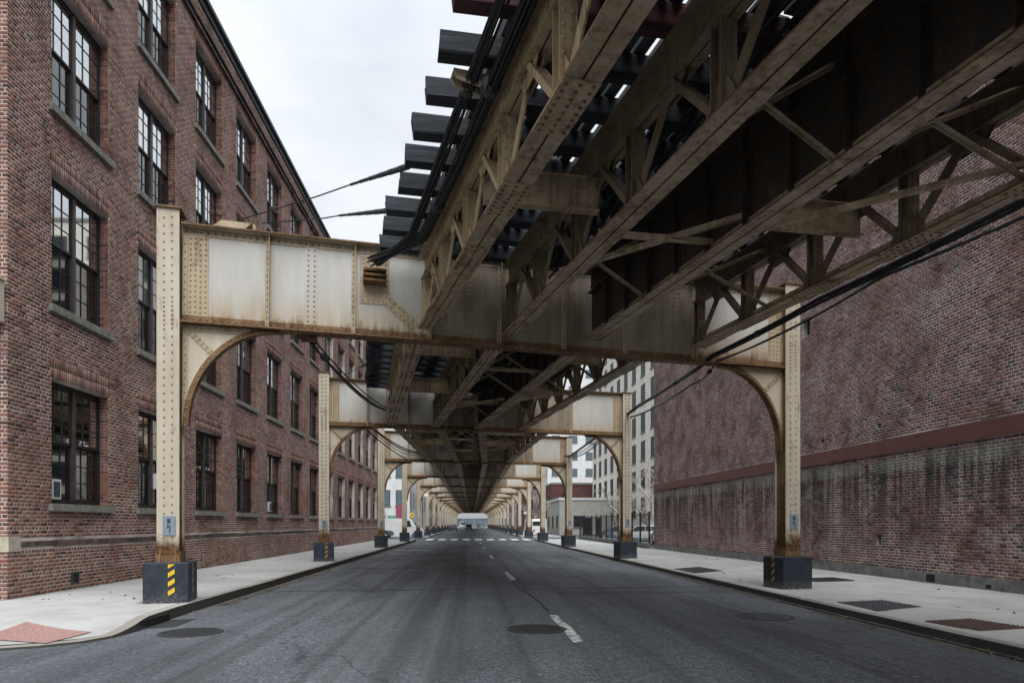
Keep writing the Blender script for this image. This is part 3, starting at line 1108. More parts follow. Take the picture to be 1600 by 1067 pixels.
ang = math.atan2(DL[1], DL[0])
NEAR_WINS = {(0, 0), (0, 1), (0, 2), (1, 0), (1, 1), (1, 2), (2, 0), (2, 3)}
for (a, b, za, zb, c_, f_) in wins:
    fm, mm, sl, pu, pl, ups, lows, allu, alll = protos[f_]
    w_ = ob('window', fm, None, mill)
    # local x -> along facade, local y -> inwards (-normal)
    w_.location = (DL[0] * a, DL[1] * a, za)
    w_.rotation_euler = (0, 0, ang)
    ob('mullion', mm, None, w_)
    ob('sill', sl, None, w_)
    h = zb - za
    if (c_, f_) in NEAR_WINS:
        for (lst, me) in ((ups, pu), (lows, pl)):
            for (x, y, z_, _, _) in lst:
                o = ob('pane', me, None, w_)
                o.location = (x, y, z_)
    else:
        ob('upper_panes', allu, None, w_, 'stuff')
        ob('lower_panes', alll, None, w_, 'stuff')
    if random.random() < .93:
        lowz = h * random.choice([.5, .5, .52, .3])
        for (x0, x1) in ((.09, WW / 2 - .07), (WW / 2 + .07, WW - .09)):
            r_ = random.random()
            if r_ < .48:
                ob('curtain', curtain_mesh(h, x0, x1, lowz), None, w_)
            elif r_ < .85:
                s_ = x0 + (x1 - x0) * random.uniform(.25, .6)
                ob('curtain', curtain_mesh(h, x0, s_, lowz), None, w_)
                if random.random() < .5:
                    ob('curtain', curtain_mesh(h, s_ + .12, x1, lowz), None, w_)

# window-local y must point into the building; verify handedness: rot z by ang sends +y to (-sin, cos) = -NL
def on_left(k, d, z_):
    return (OL[0] + DL[0] * k + NL[0] * d, OL[1] + DL[1] * k + NL[1] * d, z_)


def air_con(k, z_, lab):
    o = thing('air_conditioner', lab, 'air conditioner', on_left(k, -.22, z_), ang)
    m_ = MB(); m_.box(0, .30, -.16, .20, 0, .42); m_.build('casing', M['acwhite'], o)
    m_ = MB()
    m_.box(.05, .25, -.172, -.161, .05, .37); m_.build('grille', M['acgrille'], o)


air_con(W0 + .12, FLOORS[0][0] + .10, 'small white air conditioner in the ground floor window nearest the corner')
air_con(W0 + PITCH + 1.15, FLOORS[0][0] + .55, 'white air conditioner in the second ground floor window behind the column')
air_con(W0 + 4 * PITCH + .5, FLOORS[0][0] + .10, 'white air conditioner in the fifth ground floor window of the mill')
# fixtures at the corner
wb = thing('wall_cabinet', 'cream metal cabinet fixed to the mill corner at the left edge', 'cabinet', on_left(-.02, -.28, 0), 0)
m_ = MB(); m_.box(-.3, .27, -.30, -.05, 5.36, 6.12); m_.box(-.33, .30, -.33, -.05, 6.12, 6.16); m_.build('casing', M['col'], wb)
m_ = MB()
for zz in (5.45, 5.6, 5.75, 5.9, 6.05):
    m_.rivet((.2, -.30, zz), (0, -1, 0), .02)
m_.build('rivets', M['rivet'], wb, kind='stuff')
vent = MB()
vent_o = thing('wall_vent', 'small dark vent near the foot of the mill wall by the kerb block', 'vent', on_left(2.0, .0, .32), ang)
vent.box(0, .18, -.025, .01, 0, .2); vent.build('grille', M['hole'], vent_o)
mb = MB(); mb.box(-.03, 0, -.04, .01, -.03, .23); mb.box(.18, .21, -.04, .01, -.03, .23); mb.box(0, .18, -.04, .01, .2, .23); mb.build('frame', M['iron'], vent_o)

# ---- right warehouse wall
dR = Vector((-.79, 25.81)).normalized()
OR = (11.59 + .0306 * 17.46, -4.0)       # extends behind the camera plane
DR = (dR.x, dR.y)
NR = (-dR.y, dR.x)                        # towards the street (-x)
RLEN = 43.32
ware = thing('warehouse', 'tall windowless brick warehouse wall with a red steel band on the right', 'building', (OR[0], OR[1], 0))
k13 = 17.47                               # k where y = 13.46
pock = [(k13 + a, k13 + a + w_, z_, z_ + h_) for (a, w_, z_, h_) in
        ((7.6, .22, 4.2, .15), (4.7, .22, 4.28, .15), (4.7, .2, 1.0, .3), (2.55, .3, .14, .2), (18.5, .3, 8.2, .45), (22.5, .3, 8.15, .45), (8.45, .5, 7.95, .6))]
mb = MB()
wall_sheet(mb, (0, 0), DR, NR, 0, RLEN, -.1, 17.5, pock, .2)
wall_sheet(mb, (DR[0] * RLEN, DR[1] * RLEN), (-NR[0], -NR[1]), DR, 0, 20, -.1, 17.5, [])
wsheet = mb.build('wall', M['mortarR'], ware)
B = brick_rows(0, RLEN, .40, 17.4, pock + [(0, RLEN, 3.52, 3.95)])
ks = B[:, 0]
Brest = near_split(B, OR, DR, NR, 300, M['brickR'], wsheet, Vector((OR[0], OR[1], 0)))
ob('brick_facing', brick_mesh('brick_facing', Brest, (0, 0), DR, NR), M['brickR'], wsheet, 'stuff')
def along_r(mb, k0, k1, d0, d1, z0, z1):
    along(mb, k0, k1, d0, d1, z0, z1, DR, NR)
k = 0.0
while k < RLEN - .01:
    e = min(k + 1.62, RLEN)
    mb = MB(); along_r(mb, k + .004, e - .004, -.02, .05, 3.53, 3.93); p_ = mb.build('band_plate', M['band'], ware)
    rv = MB()
    for q in np.arange(k + .1, e - .05, .28):
        for z_ in (3.60, 3.86):
            rv.rivet((DR[0] * q + NR[0] * .05, DR[1] * q + NR[1] * .05, z_), (NR[0], NR[1], 0), .018)
    rv.build('rivets', M['band'], p_, kind='stuff')
    k = e
mb = MB(); along_r(mb, 0, RLEN + .02, -.02, .045, -.1, .39)
mb.build('plinth', M['plinth'], ware)
mb = MB(); along_r(mb, k13 + 2.55, k13 + 2.85, .046, .05, .16, .34); along_r(mb, k13 + .8, k13 + .95, .046, .05, .16, .24); mb.build('plinth_hole', M['hole'], ware)
mb = MB()
for h in pock:
    along_r(mb, h[0], h[1], -.21, -.19, h[2], h[3])
mb.build('pocket_back', M['hole'], ware)
mb = MB(); along_r(mb, -.1, RLEN + .1, -.3, .08, 17.4, 17.65); mb.build('coping', M['stone'], ware)
mb = MB(); along_r(mb, 0, RLEN, -20, -.3, 17.35, 17.45); mb.build('roof', M['cornice'], ware)
# ------------------------------------------------------------------ the elevated railway
ZB, ZT = 5.37, 7.20            # cross girder bottom / top
ORD = ['first', 'second', 'third', 'fourth', 'fifth', 'sixth', 'seventh', 'eighth', 'ninth', 'tenth', 'eleventh', 'twelfth',
       'thirteenth', 'fourteenth', 'fifteenth', 'sixteenth', 'seventeenth', 'eighteenth', 'nineteenth']
NB = 17
BENT = {1: ((-5.57, 12.82), (7.32, 15.2)), 2: ((-5.66, 26.2), (6.60, 28.6)), 3: ((-5.45, 40.9), (6.25, 43.2))}
for i in range(4, NB + 1):
    m_ = 14 * i - .1
    BENT[i] = ((-5.42, m_ - 1.15), (6.05, m_ + 1.15))


def hazard(parent, face, w, m, n=4):
    """slanted stripes on a face of the base block"""
    for i in range(n):
        z0 = .13 + i * .165
        z1 = min(z0 + .085, .70)
        sl = .07
        if z1 - z0 < .04:
            continue
        mb = MB()
        if face == 'front':
            poly = [(-.02, z0), (.09, z0 + sl), (.09, min(z1 + sl, .70)), (-.02, z1)]
            mb.prism([(u + .06, v) for u, v in poly], 'y', -.381, -.3755)
        elif face == 'right':
            poly = [(-.05, z0), (.05, z0 + sl), (.05, min(z1 + sl, .70)), (-.05, z1)]
            mb.prism(poly, 'x', .3755, .381)
        else:
            poly = [(.05, z0), (-.05, z0 + sl), (-.05, min(z1 + sl, .70)), (.05, z1)]
            mb.prism(poly, 'x', -.381, -.3755)
        mb.build('hazard_stripe', m, parent)


def make_bent(i, pl, pr, rivets):
    pl, pr = Vector(pl), Vector(pr)
    mid = (pl + pr) / 2
    Ls = (pr - pl).length
    rz = math.atan2(pr.y - pl.y, pr.x - pl.x)
    lab = ORD[i - 1] + ' riveted cream steel portal bent from the camera, spanning the street on two columns'
    if i == 1:
        lab = 'nearest riveted cream steel portal bent, spanning the street on two columns'
    rk = 1.0 if i == 1 else 1.3
    root = thing('steel_bent', lab, 'bridge bent', (mid.x, mid.y, 0), rz, 'steel bents carrying the elevated railway')
    h = Ls / 2
    stiff = [1.66, 3.26, 4.75, 6.2, 7.6, 9.0, Ls - 2.45]
    splices = [2.43, 5.5, Ls - 2.9]
    cw = .19
    # columns
    for sx, zg in ((-1, ZL), (1, ZR)):
        X = sx * h
        c = MB()
        zt = 7.36 if sx < 0 else (7.08 if i == 1 else 7.18)
        z0 = zg + .60
        c.box(X - cw, X + cw, -.205, -.185, z0, zt)
        c.box(X - cw, X + cw, .185, .205, z0, zt)
        co = c.build('column', M['col'], root)
        s_ = MB()
        s_.box(X - .135, X - .12, -.185, .185, z0, zt); s_.box(X + .12, X + .135, -.185, .185, z0, zt)
        for sy in (-1, 1):
            for e in (-1, 1):
                s_.box(X + e * .1545 - .0095, X + e * .1545 + .0095, min(sy * .185, sy * .095), max(sy * .185, sy * .095), z0, zt) if False else None
                x0, x1 = (X + .1355, X + .147) if e > 0 else (X - .147, X - .1355)
                y0, y1 = (-.185, -.10) if sy < 0 else (.10, .185)
                s_.box(x0, x1, y0, y1, z0, zt)
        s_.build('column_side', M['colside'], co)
        cap = MB(); cap.box(X - cw - .04, X + cw + .04, -.25, .25, zt, zt + .035); cap.build('cap_plate', M['flange'], co)
        if rivets:
            r_ = MB()
            zz, kk = z0 + .30, 0
            while zz < zt - .08:
                dense = ZB - .35 < zz < ZB + .35
                for e in (-1, 1):
                    r_.rivet((X + e * .068, -.205, zz + (.012 * e)), (0, -1, 0), .021 * rk)
                    if rivets > 1 and kk % 2 == 0:
                        r_.rivet((X - sx * .147, -.145, zz), (-sx, 0, 0), .019 * rk)
                        r_.rivet((X - sx * .147, .145, zz), (-sx, 0, 0), .019 * rk)
                zz += .082 if dense else .146
                kk += 1
            r_.build('rivets', M['rivet'] if i == 1 else M['rivet_dark'], co, kind='stuff')
            if rivets > 1:
                # rusted shoe angles above the block
                a = MB()
                for e in (-1, 1):
                    a.prism([(-.25, zg + .72), (-.206, zg + .72), (-.206, zg + .98)], 'x', X + e * .13 - .012, X + e * .13 + .012)
                a.box(X - .2, X + .2, -.219, -.206, zg + .7, zg + .86)
                a.box(X - .21, X - .192, -.2, .2, zg + .7, zg + .93); a.box(X + .192, X + .21, -.2, .2, zg + .7, zg + .93)
                a.build('shoe_angle', M['flange'], co)
                pz = 1.39 if sx < 0 else 1.47
                p_ = MB(); p_.box(X - .085, X + .125, -.222, -.206, pz, pz + .35); p_ = p_.build('number_plate', M['plate'], co)
                k_ = MB(); k_.box(X - .01, X + .045, -.2245, -.2222, pz + .22, pz + .30); k_.box(X - .01, X + .015, -.2245, -.2222, pz + .13, pz + .20); k_.box(X + .025, X + .045, -.2245, -.2222, pz + .05, pz + .18); k_.build('plate_mark', M['plate_mark'], p_) if False else k_.build('plate_mark', M['plate_mark'], co)
        # base block
        b = MB()
        bb, e, ht = .375, .02, .73
        for (zz, rr) in ((-.03, bb), (ht - e, bb), (ht, bb - e)):
            b.v += [(-rr, -rr, zz), (rr, -rr, zz), (rr, rr, zz), (-rr, rr, zz)]
        for lv in (0, 4):
            for k in range(4):
                k2 = (k + 1) % 4
                b.f.append((lv + k, lv + k2, lv + 4 + k2, lv + 4 + k))
        b.f += [(8, 9, 10, 11), (3, 2, 1, 0)]
        bo = b.build('base_block', M['block'], root)
        bo.location = (X, 0, zg)
        if i <= 2:
            if sx < 0:
                hazard(bo, 'front', .2, M['yellow'] if i == 1 else M['ochre'])
                if i == 1:
                    hazard(bo, 'right', .2, M['chalk'])
            elif i == 1:
                hazard(bo, 'left', .2, M['ochre'])
    # cross girder
    x0, x1 = -h + .135, h - .135
    for (xa, xb, mt) in ((x0, -h + 4.75, M['web']), (-h + 4.75, h - 2.45, M['webshade']), (h - 2.45, x1, M['web'])):  # middle web takes the darker colour that paints in the deck's shade
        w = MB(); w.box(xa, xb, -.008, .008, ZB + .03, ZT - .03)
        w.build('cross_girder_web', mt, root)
    for (nm, za, zb) in (('bottom_flange', ZB, ZB + .03), ('top_flange', ZT - .03, ZT)):
        f = MB()
        f.box(x0, x1, -.18, .18, za, zb)
        fo = f.build(nm, M['flange'], root)
        a = MB()
        for sy in (-1, 1):
            if nm[0] == 'b':
                a.box(x0, x1, min(sy * .0085, sy * .021), max(sy * .0085, sy * .021), zb, zb + .14)
                a.box(x0, x1, min(sy * .021, sy * .15), max(sy * .021, sy * .15), zb, zb + .014)
            else:
                a.box(x0, x1, min(sy * .0085, sy * .021), max(sy * .0085, sy * .021), za - .14, za)
                a.box(x0, x1, min(sy * .021, sy * .15), max(sy * .021, sy * .15), za - .014, za)
        a.build('flange_angle', M['knee'] if nm[0] == 't' else M['flange'], fo)
        if rivets:
            r_ = MB()
            for q in np.arange(x0 + .06, x1 - .03, .125):
                r_.rivet((q, -.021, (zb + .075) if nm[0] == 'b' else (za - .075)), (0, -1, 0), .02 * rk)
                if nm[0] == 'b':
                    for yy in (-.14, -.07, .07, .14):
                        r_.rivet((q, yy, ZB), (0, 0, -1), .02 * rk)
            r_.build('rivets', M['flange'], fo, kind='stuff')
    # end connection plates with dense rivets
    for sx in (-1, 1):
        e = MB()
        xa, xb = (x0 + .09, x0 + .44) if sx < 0 else (x1 - .44, x1 - .09)
        e.box(xa, xb, -.024, -.0085, ZB + .17, ZT - .17); e.box(xa, xb, .0085, .024, ZB + .17, ZT - .17)
        xs, xe = (x0, x0 + .085) if sx < 0 else (x1 - .085, x1)
        e.box(xs, xe, -.03, -.0085, ZB + .17, ZT - .17)
        eo = e.build('connection_plate', M['knee'], root)
        if rivets:
            r_ = MB()
            for q in range(4):
                for zz in np.arange(ZB + .23, ZT - .2, .098):
                    r_.rivet((xa + .045 + q * .087, -.024, zz + .012 * (q % 2)), (0, -1, 0), .0205 * rk)
            for zz in np.arange(ZB + .23, ZT - .2, .14):
                r_.rivet(((xs + xe) / 2, -.03, zz), (0, -1, 0), .019 * rk)
            r_.build('rivets', M['rivet'] if i == 1 else M['rivet_dark'], eo, kind='stuff')
    for q in stiff:
        X = -h + q
        s_ = MB()
        for sy in (-1, 1):
            s_.box(X - .006, X + .006, min(sy * .03, sy * .13), max(sy * .03, sy * .13), ZB + .03, ZT - .03)
            s_.box(X - .07, X + .006, min(sy * .0215, sy * .031), max(sy * .0215, sy * .031), ZB + .05, ZT - .05)
        so = s_.build('stiffener', M['knee'], root)
        if rivets:
            r_ = MB()
            for zz in np.arange(ZB + .12, ZT - .08, .115):
                r_.rivet((X - .038, -.031, zz), (0, -1, 0), .018 * rk)
            r_.build('rivets', M['rivet'] if i == 1 else M['rivet_dark'], so, kind='stuff')
    for q in splices:
        X = -h + q
        s_ = MB(); s_.box(X - .105, X + .105, -.019, -.0085, ZB + .172, ZT - .172); s_.box(X - .105, X + .105, .0085, .019, ZB + .172, ZT - .172)
        so = s_.build('splice_plate', M['webshade'] if 4.75 < q < Ls - 2.5 else M['web'], root)
        if rivets:
            r_ = MB()
            for zz in np.arange(ZB + .24, ZT - .2, .098):
                for e in (-.058, .058):
                    r_.rivet((X + e, -.019, zz), (0, -1, 0), .021 * rk)
            r_.build('rivets', M['rivet'] if i == 1 else M['rivet_dark'], so, kind='stuff')
    # knee braces
    for sx in (-1, 1):
        xc = sx * (h - .15)
        zc = ZB
        KR, KZ = 1.62, 1.85
        n = 18
        arc = []
        for k in range(n + 1):
            a = math.pi / 2 * k / n
            # from the column foot of the brace up to the girder
            arc.append((KR * (1 - math.cos(a)) * .985 + .11, -KZ * (1 - math.sin(a)) - .035))
        p_ = MB()
        nb = len(p_.v)
        for (u, v) in arc:
            for sy in (-.009, .009):
                p_.v.append((xc - sx * u, sy, zc + v))
        for (u, v) in arc:
            for sy in (-.009, .009):
                p_.v.append((xc - sx * (0 if u < 1.0 else u), sy, zc + (v if u < 1.0 else 0)))
        # simple gusset: fan polygon per side
        p_ = MB()
        corner_pt = (0.0, -.002)
        for sy in (-.009, .009):
            b0 = len(p_.v)
            p_.v.append((xc, sy, zc - .002))
            p_.v.append((xc, sy, zc + arc[0][1]))
            for (u, v) in arc:
                p_.v.append((xc - sx * u, sy, zc + v))
            p_.v.append((xc - sx * arc[-1][0], sy, zc - .002))
            tot = len(p_.v) - b0
            for k in range(1, tot - 1):
                p_.f.append((b0, b0 + k, b0 + k + 1))
        ko = p_.build('knee_brace', M['kneeweb'], root)
        e = MB()
        for (u0, v0), (u1, v1) in zip(arc[:-1], arc[1:]):
            d = Vector((u1 - u0, v1 - v0)).normalized()
            nn = Vector((-d.y, d.x))      # inwards to the corner
            A, Bq = Vector((u0, v0)), Vector((u1, v1))
            for (ya, yb, t0, t1) in ((-.10, .10, -.014, 0.0), (-.022, -.0095, .0, .10), (.0095, .022, .0, .10)):
                pts = []
                for (Pp) in (A, Bq):
                    for t_ in (t0, t1):
                        pts.append(Pp + nn * t_)
                q8 = []
                for yy in (ya, yb):
                    for idx in (0, 2, 3, 1):
                        q8.append((xc - sx * pts[idx].x, yy, zc + pts[idx].y))
                e.quadbox(q8)
        e.build('curved_flange', M['flange'], ko)
        # diagonal stiffening strip and edge angles
        g_ = MB()
        mp = arc[n // 2]
        g_.bar((xc - sx * .06, -.016, zc - .09), (xc - sx * (mp[0] - .05), -.016, zc + mp[1] + .05), .014, .10, up=(sx * .7, 0, .7)) if False else None
        d = Vector((mp[0], 0, mp[1])).normalized()
        pA = Vector((xc - sx * .10, -.0155, zc - .12)); pB = Vector((xc - sx * (mp[0] - .07), -.0155, zc + mp[1] + .07))
        dv = (pB - pA).normalized(); side = dv.cross(Vector((0, 1, 0))) * .05
        g_.quadbox([pA - side + Vector((0, -.006, 0)), pA + side + Vector((0, -.006, 0)), pA + side + Vector((0, .006, 0)), pA - side + Vector((0, .006, 0)),
                    pB - side + Vector((0, -.006, 0)), pB + side + Vector((0, -.006, 0)), pB + side + Vector((0, .006, 0)), pB - side + Vector((0, .006, 0))])
        xa, xb = sorted((xc, xc - sx * .09))
        g_.box(xa, xb, -.0215, -.0095, zc - KZ - .03, zc - .012)
        xa, xb = sorted((xc - sx * .09, xc - sx * 1.68))
        g_.box(xa, xb, -.0215, -.0095, zc - .12, zc - .012)
        g_.build('edge_angle', M['knee'], ko)
        if rivets:
            r_ = MB()
            for t_ in np.linspace(.08, .93, 6):
                q = pA.lerp(pB, t_)
                for e_ in (-.5, .5):
                    r_.rivet(q + side * e_ + Vector((0, -.007, 0)), (0, -1, 0), .018 * rk)
            al = 0
            for k in range(0, n):
                (u0, v0), (u1, v1) = arc[k], arc[k + 1]
                d2 = Vector((u1 - u0, v1 - v0)).normalized(); nn = Vector((-d2.y, d2.x)) * .055
                r_.rivet((xc - sx * (u0 + nn.x), -.023, zc + v0 + nn.y), (0, -1, 0), .019 * rk)
            for zz in np.arange(.15, KZ, .14):
                r_.rivet((xc - sx * .045, -.022, zc - zz), (0, -1, 0), .018 * rk)
            for q in np.arange(.2, 1.66, .13):
                r_.rivet((xc - sx * q, -.022, zc - .066), (0, -1, 0), .018 * rk)
            r_.build('rivets', M['rivet'] if i == 1 else M['rivet_dark'], ko, kind='stuff')
    return root


bents = {}
for i in (1, 2, 3, 4, 5):
    bents[i] = make_bent(i, *BENT[i], {1: 2, 2: 2, 3: 2, 4: 1, 5: 1}[i])
TILT, DROP = .0112, -.13        # the nearest girder dips a little to the right
# cable shelf and diagonal gusset on the first bent's web
b1 = bents[1]
h1 = (Vector(BENT[1][1]) - Vector(BENT[1][0])).length / 2
g_ = MB()
xk = -h1 + 3.35
g_.box(xk, xk + .56, -.022, -.0095, 6.05, 6.98)
a, b = Vector((xk + .52, -.016, 6.15)), Vector((xk + 1.22, -.016, 5.58))
dv = (b - a).normalized(); sd_ = dv.cross(Vector((0, 1, 0))) * .1
yy = Vector((0, .007, 0))
g_.quadbox([a - sd_ - yy, a + sd_ - yy, a + sd_ + yy, a - sd_ + yy, b - sd_ - yy, b + sd_ - yy, b + sd_ + yy, b - sd_ + yy])
go = g_.build('cable_gusset', M['knee'], b1)
r_ = MB()
for t_ in np.linspace(.05, .95, 8):
    for e_ in (-.55, .55):
        r_.rivet(a.lerp(b, t_) + sd_ * e_ - yy * 1.1, (0, -1, 0), .019)
for q in np.arange(.06, .55, .1):
    for zz in (6.1, 6.84, 6.92):
        r_.rivet((xk + q, -.022, zz), (0, -1, 0), .018)
for zz in np.arange(6.2, 6.9, .11):
    r_.rivet((xk + .51, -.022, zz), (0, -1, 0), .02)
r_.build('rivets', M['rivet'], go, kind='stuff')
s_ = MB()
for zz in (6.42, 6.52, 6.62):
    s_.box(xk + .06, xk + .50, -.30, -.022, zz, zz + .045)
s_.build('cable_shelf', M['flange'], b1)
for sx, xx in ((1, -h1 + .9), (1, -h1 + 1.35)):
    s_ = MB(); s_.prism([(xx - .25, 7.205), (xx + .3, 7.205), (xx + .45, 7.34), (xx - .1, 7.34)], 'y', -.12, .1) if xx < -h1 + 1 else s_.box(xx, xx + .05, -.03, .03, 7.2, 7.36)
    s_.build('wire_bracket', M['knee'], b1)
for o in bpy.data.objects:
    if o.parent == b1 and o.name.split('.')[0] not in ('column', 'base_block'):
        o.rotation_euler = (0, TILT, 0)
        o.location = (0, 0, DROP)
index_children()
for i in range(6, NB + 1):
    c = copy_tree(bents[5])
    pl, pr = BENT[i]
    c.location = ((pl[0] + pr[0]) / 2, (pl[1] + pr[1]) / 2, 0)
    c['label'] = ORD[i - 1] + ' riveted cream steel portal bent from the camera, small in the receding row'
    bents[i] = c

# ---- longitudinal girders
GX = {1: [((2.62, -1), (-.90, 13.35)), ((4.05, -1), (.78, 13.65)), ((5.70, -1), (2.52, 13.95)), ((8.05, -1), (4.90, 14.4))],
      2: [((-1.10, 13.9), (-3.15, 26.45)), ((.60, 14.2), (-1.45, 26.8)), ((2.40, 14.5), (.25, 27.1)), ((4.10, 14.85), (2.0, 27.5))],
      3: [((-2.98, 26.95), (-2.55, 41.3)), ((-1.30, 27.25), (-.90, 41.6)), ((.40, 27.6), (.82, 41.95)), ((3.1, 28.1), (2.3, 42.3))]}
GX1 = [((Vector(p_)), Vector(q_)) for p_, q_ in GX[1]]
GX[1] = [(tuple(p_ - (q_ - p_) * 1.25), tuple(q_)) for p_, q_ in GX1]
NOM = ['leftmost', 'second', 'third', 'rightmost']
GZ0, GZ1 = 5.44, 6.80


def bay_name(i):
    if i == 1:
        return 'overhead in front of the nearest bent'
    return f'between the {ORD[i - 2]} and {ORD[i - 1]} bents'


def make_girder(bay, gi, p, q, detail):
    p, q = Vector(p), Vector(q)
    Lg = (q - p).length
    rz = math.atan2(q.y - p.y, q.x - p.x)
    plate = gi == 2
    root = thing('plate_girder' if plate else 'lattice_girder',
                 f'{NOM[gi]} rusty {"solid plate" if plate else "lattice"} track girder {bay_name(bay)}', 'girder', (p.x, p.y, 0), rz,
                 'longitudinal track girders')
    w = .175
    m_b, m_s = M['gird'], [M['girdside'], M['girdbrown'], M['gird_dark'], M['girdbrown']][gi]
    # bottom chord: two angles with a gap, upstanding legs
    c = MB()
    for e in (-1, 1):
        c.box(0, Lg, min(e * .012, e * w), max(e * .012, e * w), GZ0, GZ0 + .022)
        c.box(0, Lg, min(e * .012, e * .028), max(e * .012, e * .028), GZ0 + .016, GZ0 + .17)
    bo = c.build('bottom_chord', m_b, root)
    bo.data.materials.append(M['flange'])
    for k_ in (0, 12):
        bo.data.polygons[k_ + 2].material_index = 1
        bo.data.polygons[k_ + 4].material_index = 1
    c = MB()
    for e in (-1, 1):
        c.box(0, Lg, min(e * .008, e * w), max(e * .008, e * w), GZ1 - .016, GZ1)
        c.box(0, Lg, min(e * .012, e * .028), max(e * .012, e * .028), GZ1 - .40, GZ1 - .016)
        c.box(0, Lg, min(e * .0285, e * .11), max(e * .0285, e * .11), GZ1 - .40, GZ1 - .386)
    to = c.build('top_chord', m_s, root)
    n = max(2, int(round(Lg / 1.83)))
    st = Lg / n
    rb, rt = MB(), MB()
    if plate:
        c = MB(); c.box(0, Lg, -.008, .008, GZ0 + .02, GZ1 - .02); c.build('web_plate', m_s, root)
        for k in range(1, n * 2):
            x = k * st / 2
            s_ = MB()
            for e in (-1, 1):
                s_.box(x - .05, x + .05, min(e * .009, e * .02), max(e * .009, e * .02), GZ0 + .18, GZ1 - .21)
                s_.box(x - .006, x + .006, min(e * .0205, e * .11), max(e * .0205, e * .11), GZ0 + .03, GZ1 - .03)
            s_.build('stiffener', m_s, root)
            if detail > 1:
                for zz in np.arange(GZ0 + .25, GZ1 - .2, .13):
                    for e in (-1, 1):
                        rt.rivet((x + .028, e * .02, zz), (0, e, 0), .02)
    else:
        for k in range(n + 1):
            x = min(max(k * st, .12), Lg - .12)
            # vertical post of two angles and a narrow plate
            v = MB()
            v.box(x - .09, x + .09, -.011, .011, GZ0 + .17, GZ1 - .41)
            for e in (-1, 1):
                v.box(x + .075, x + .09, min(e * .0115, e * .09), max(e * .0115, e * .09), GZ0 + .03, GZ1 - .41)
                v.box(x - .09, x - .075, min(e * .0115, e * .09), max(e * .0115, e * .09), GZ0 + .03, GZ1 - .41)
            v.build('vertical', m_s, root)
            # gusset plate in the web at the lower node
            gp = MB()
            gp.prism([(x - .30, GZ0 + .035), (x + .30, GZ0 + .035), (x + .22, GZ0 + .24), (x + .11, GZ0 + .40), (x - .11, GZ0 + .40), (x - .22, GZ0 + .24)], 'y', .0285, .038)
            gp.prism([(x - .30, GZ0 + .035), (x + .30, GZ0 + .035), (x + .22, GZ0 + .24), (x + .11, GZ0 + .40), (x - .11, GZ0 + .40), (x - .22, GZ0 + .24)], 'y', -.038, -.0285)
            gp.build('gusset', m_s, root)
            if detail > 1:
                for zz in np.arange(GZ0 + .45, GZ1 - .42, .13):
                    for e in (-1, 1):
                        rt.rivet((x, e * .011, zz), (0, e, 0), .022)
                        rt.rivet((x - .09, e * .05, zz), (-1, 0, 0), .02)
            # two diagonals rising from the lower node
            for s in (-1, 1):
                xt = x + s * (st / 2 - .04)
                if not (0 <= xt <= Lg):
                    continue
                dg = MB()
                a, b = Vector((x + s * .10, 0, GZ0 + .17)), Vector((xt, 0, GZ1 - .36))
                if s < 0:
                    dg.bar(a, b, .022, .15, up=(1, 0, 0))
                else:
                    dg.bar(a, b, .115, .012, up=(1, 0, 0))
                    for e in (-1, 1):
                        dg.bar(a + Vector((.03, e * .064, 0)), b + Vector((.03, e * .064, 0)), .012, .075, up=(1, 0, 0))
                dg.build('diagonal', m_s, root)
        for k in range(n):
            x = (k + .5) * st
            gp = MB()
            for e in (-1, 1):
                gp.prism([(x - .30, GZ1 - .405), (x + .30, GZ1 - .405), (x + .16, GZ1 - .58), (x - .16, GZ1 - .58)], 'y', min(e * .0285, e * .038), max(e * .0285, e * .038))
            gp.build('gusset', m_s, root)
            if detail > 1:
                for q_ in np.linspace(-.26, .26, 5):
                    for e in (-1, 1):
                        rt.rivet((x + q_ * .8, e * .038, GZ1 - .44), (0, e, 0), .02)
                        rt.rivet((x + q_ * .5, e * .038, GZ1 - .52), (0, e, 0), .02)
    # riveted cover plates under the bottom chord at the nodes
    for k in range(n + 1):
        if bay == 1 and gi in (1, 2) and k not in (n, 0):
            continue
        x = min(max(k * st, .45), Lg - .45)
        c = MB(); c.box(x - .42, x + .42, -w - .004, w + .004, GZ0 - .013, GZ0 - .0005)
        po = c.build('cover_plate', m_b, root)
        if detail > 0:
            r_ = MB()
            for a in np.linspace(-.36, .36, 8):
                for e in (-.125, 0, .125):
                    r_.rivet((x + a + e * .12, e, GZ0 - .013), (0, 0, -1), .023)
            r_.build('rivets', M['flange'], po, kind='stuff')
    if detail > 1:
        for x in np.arange(.1, Lg, .21):
            for e in (-1, 1):
                rt.rivet((x, e * .028, GZ1 - .08), (0, e, 0), .02)
                rt.rivet((x + .1, e * .028, GZ1 - .32), (0, e, 0), .02)
    if rt.v:
        rt.build('rivets', m_s, to, kind='stuff')
    return root


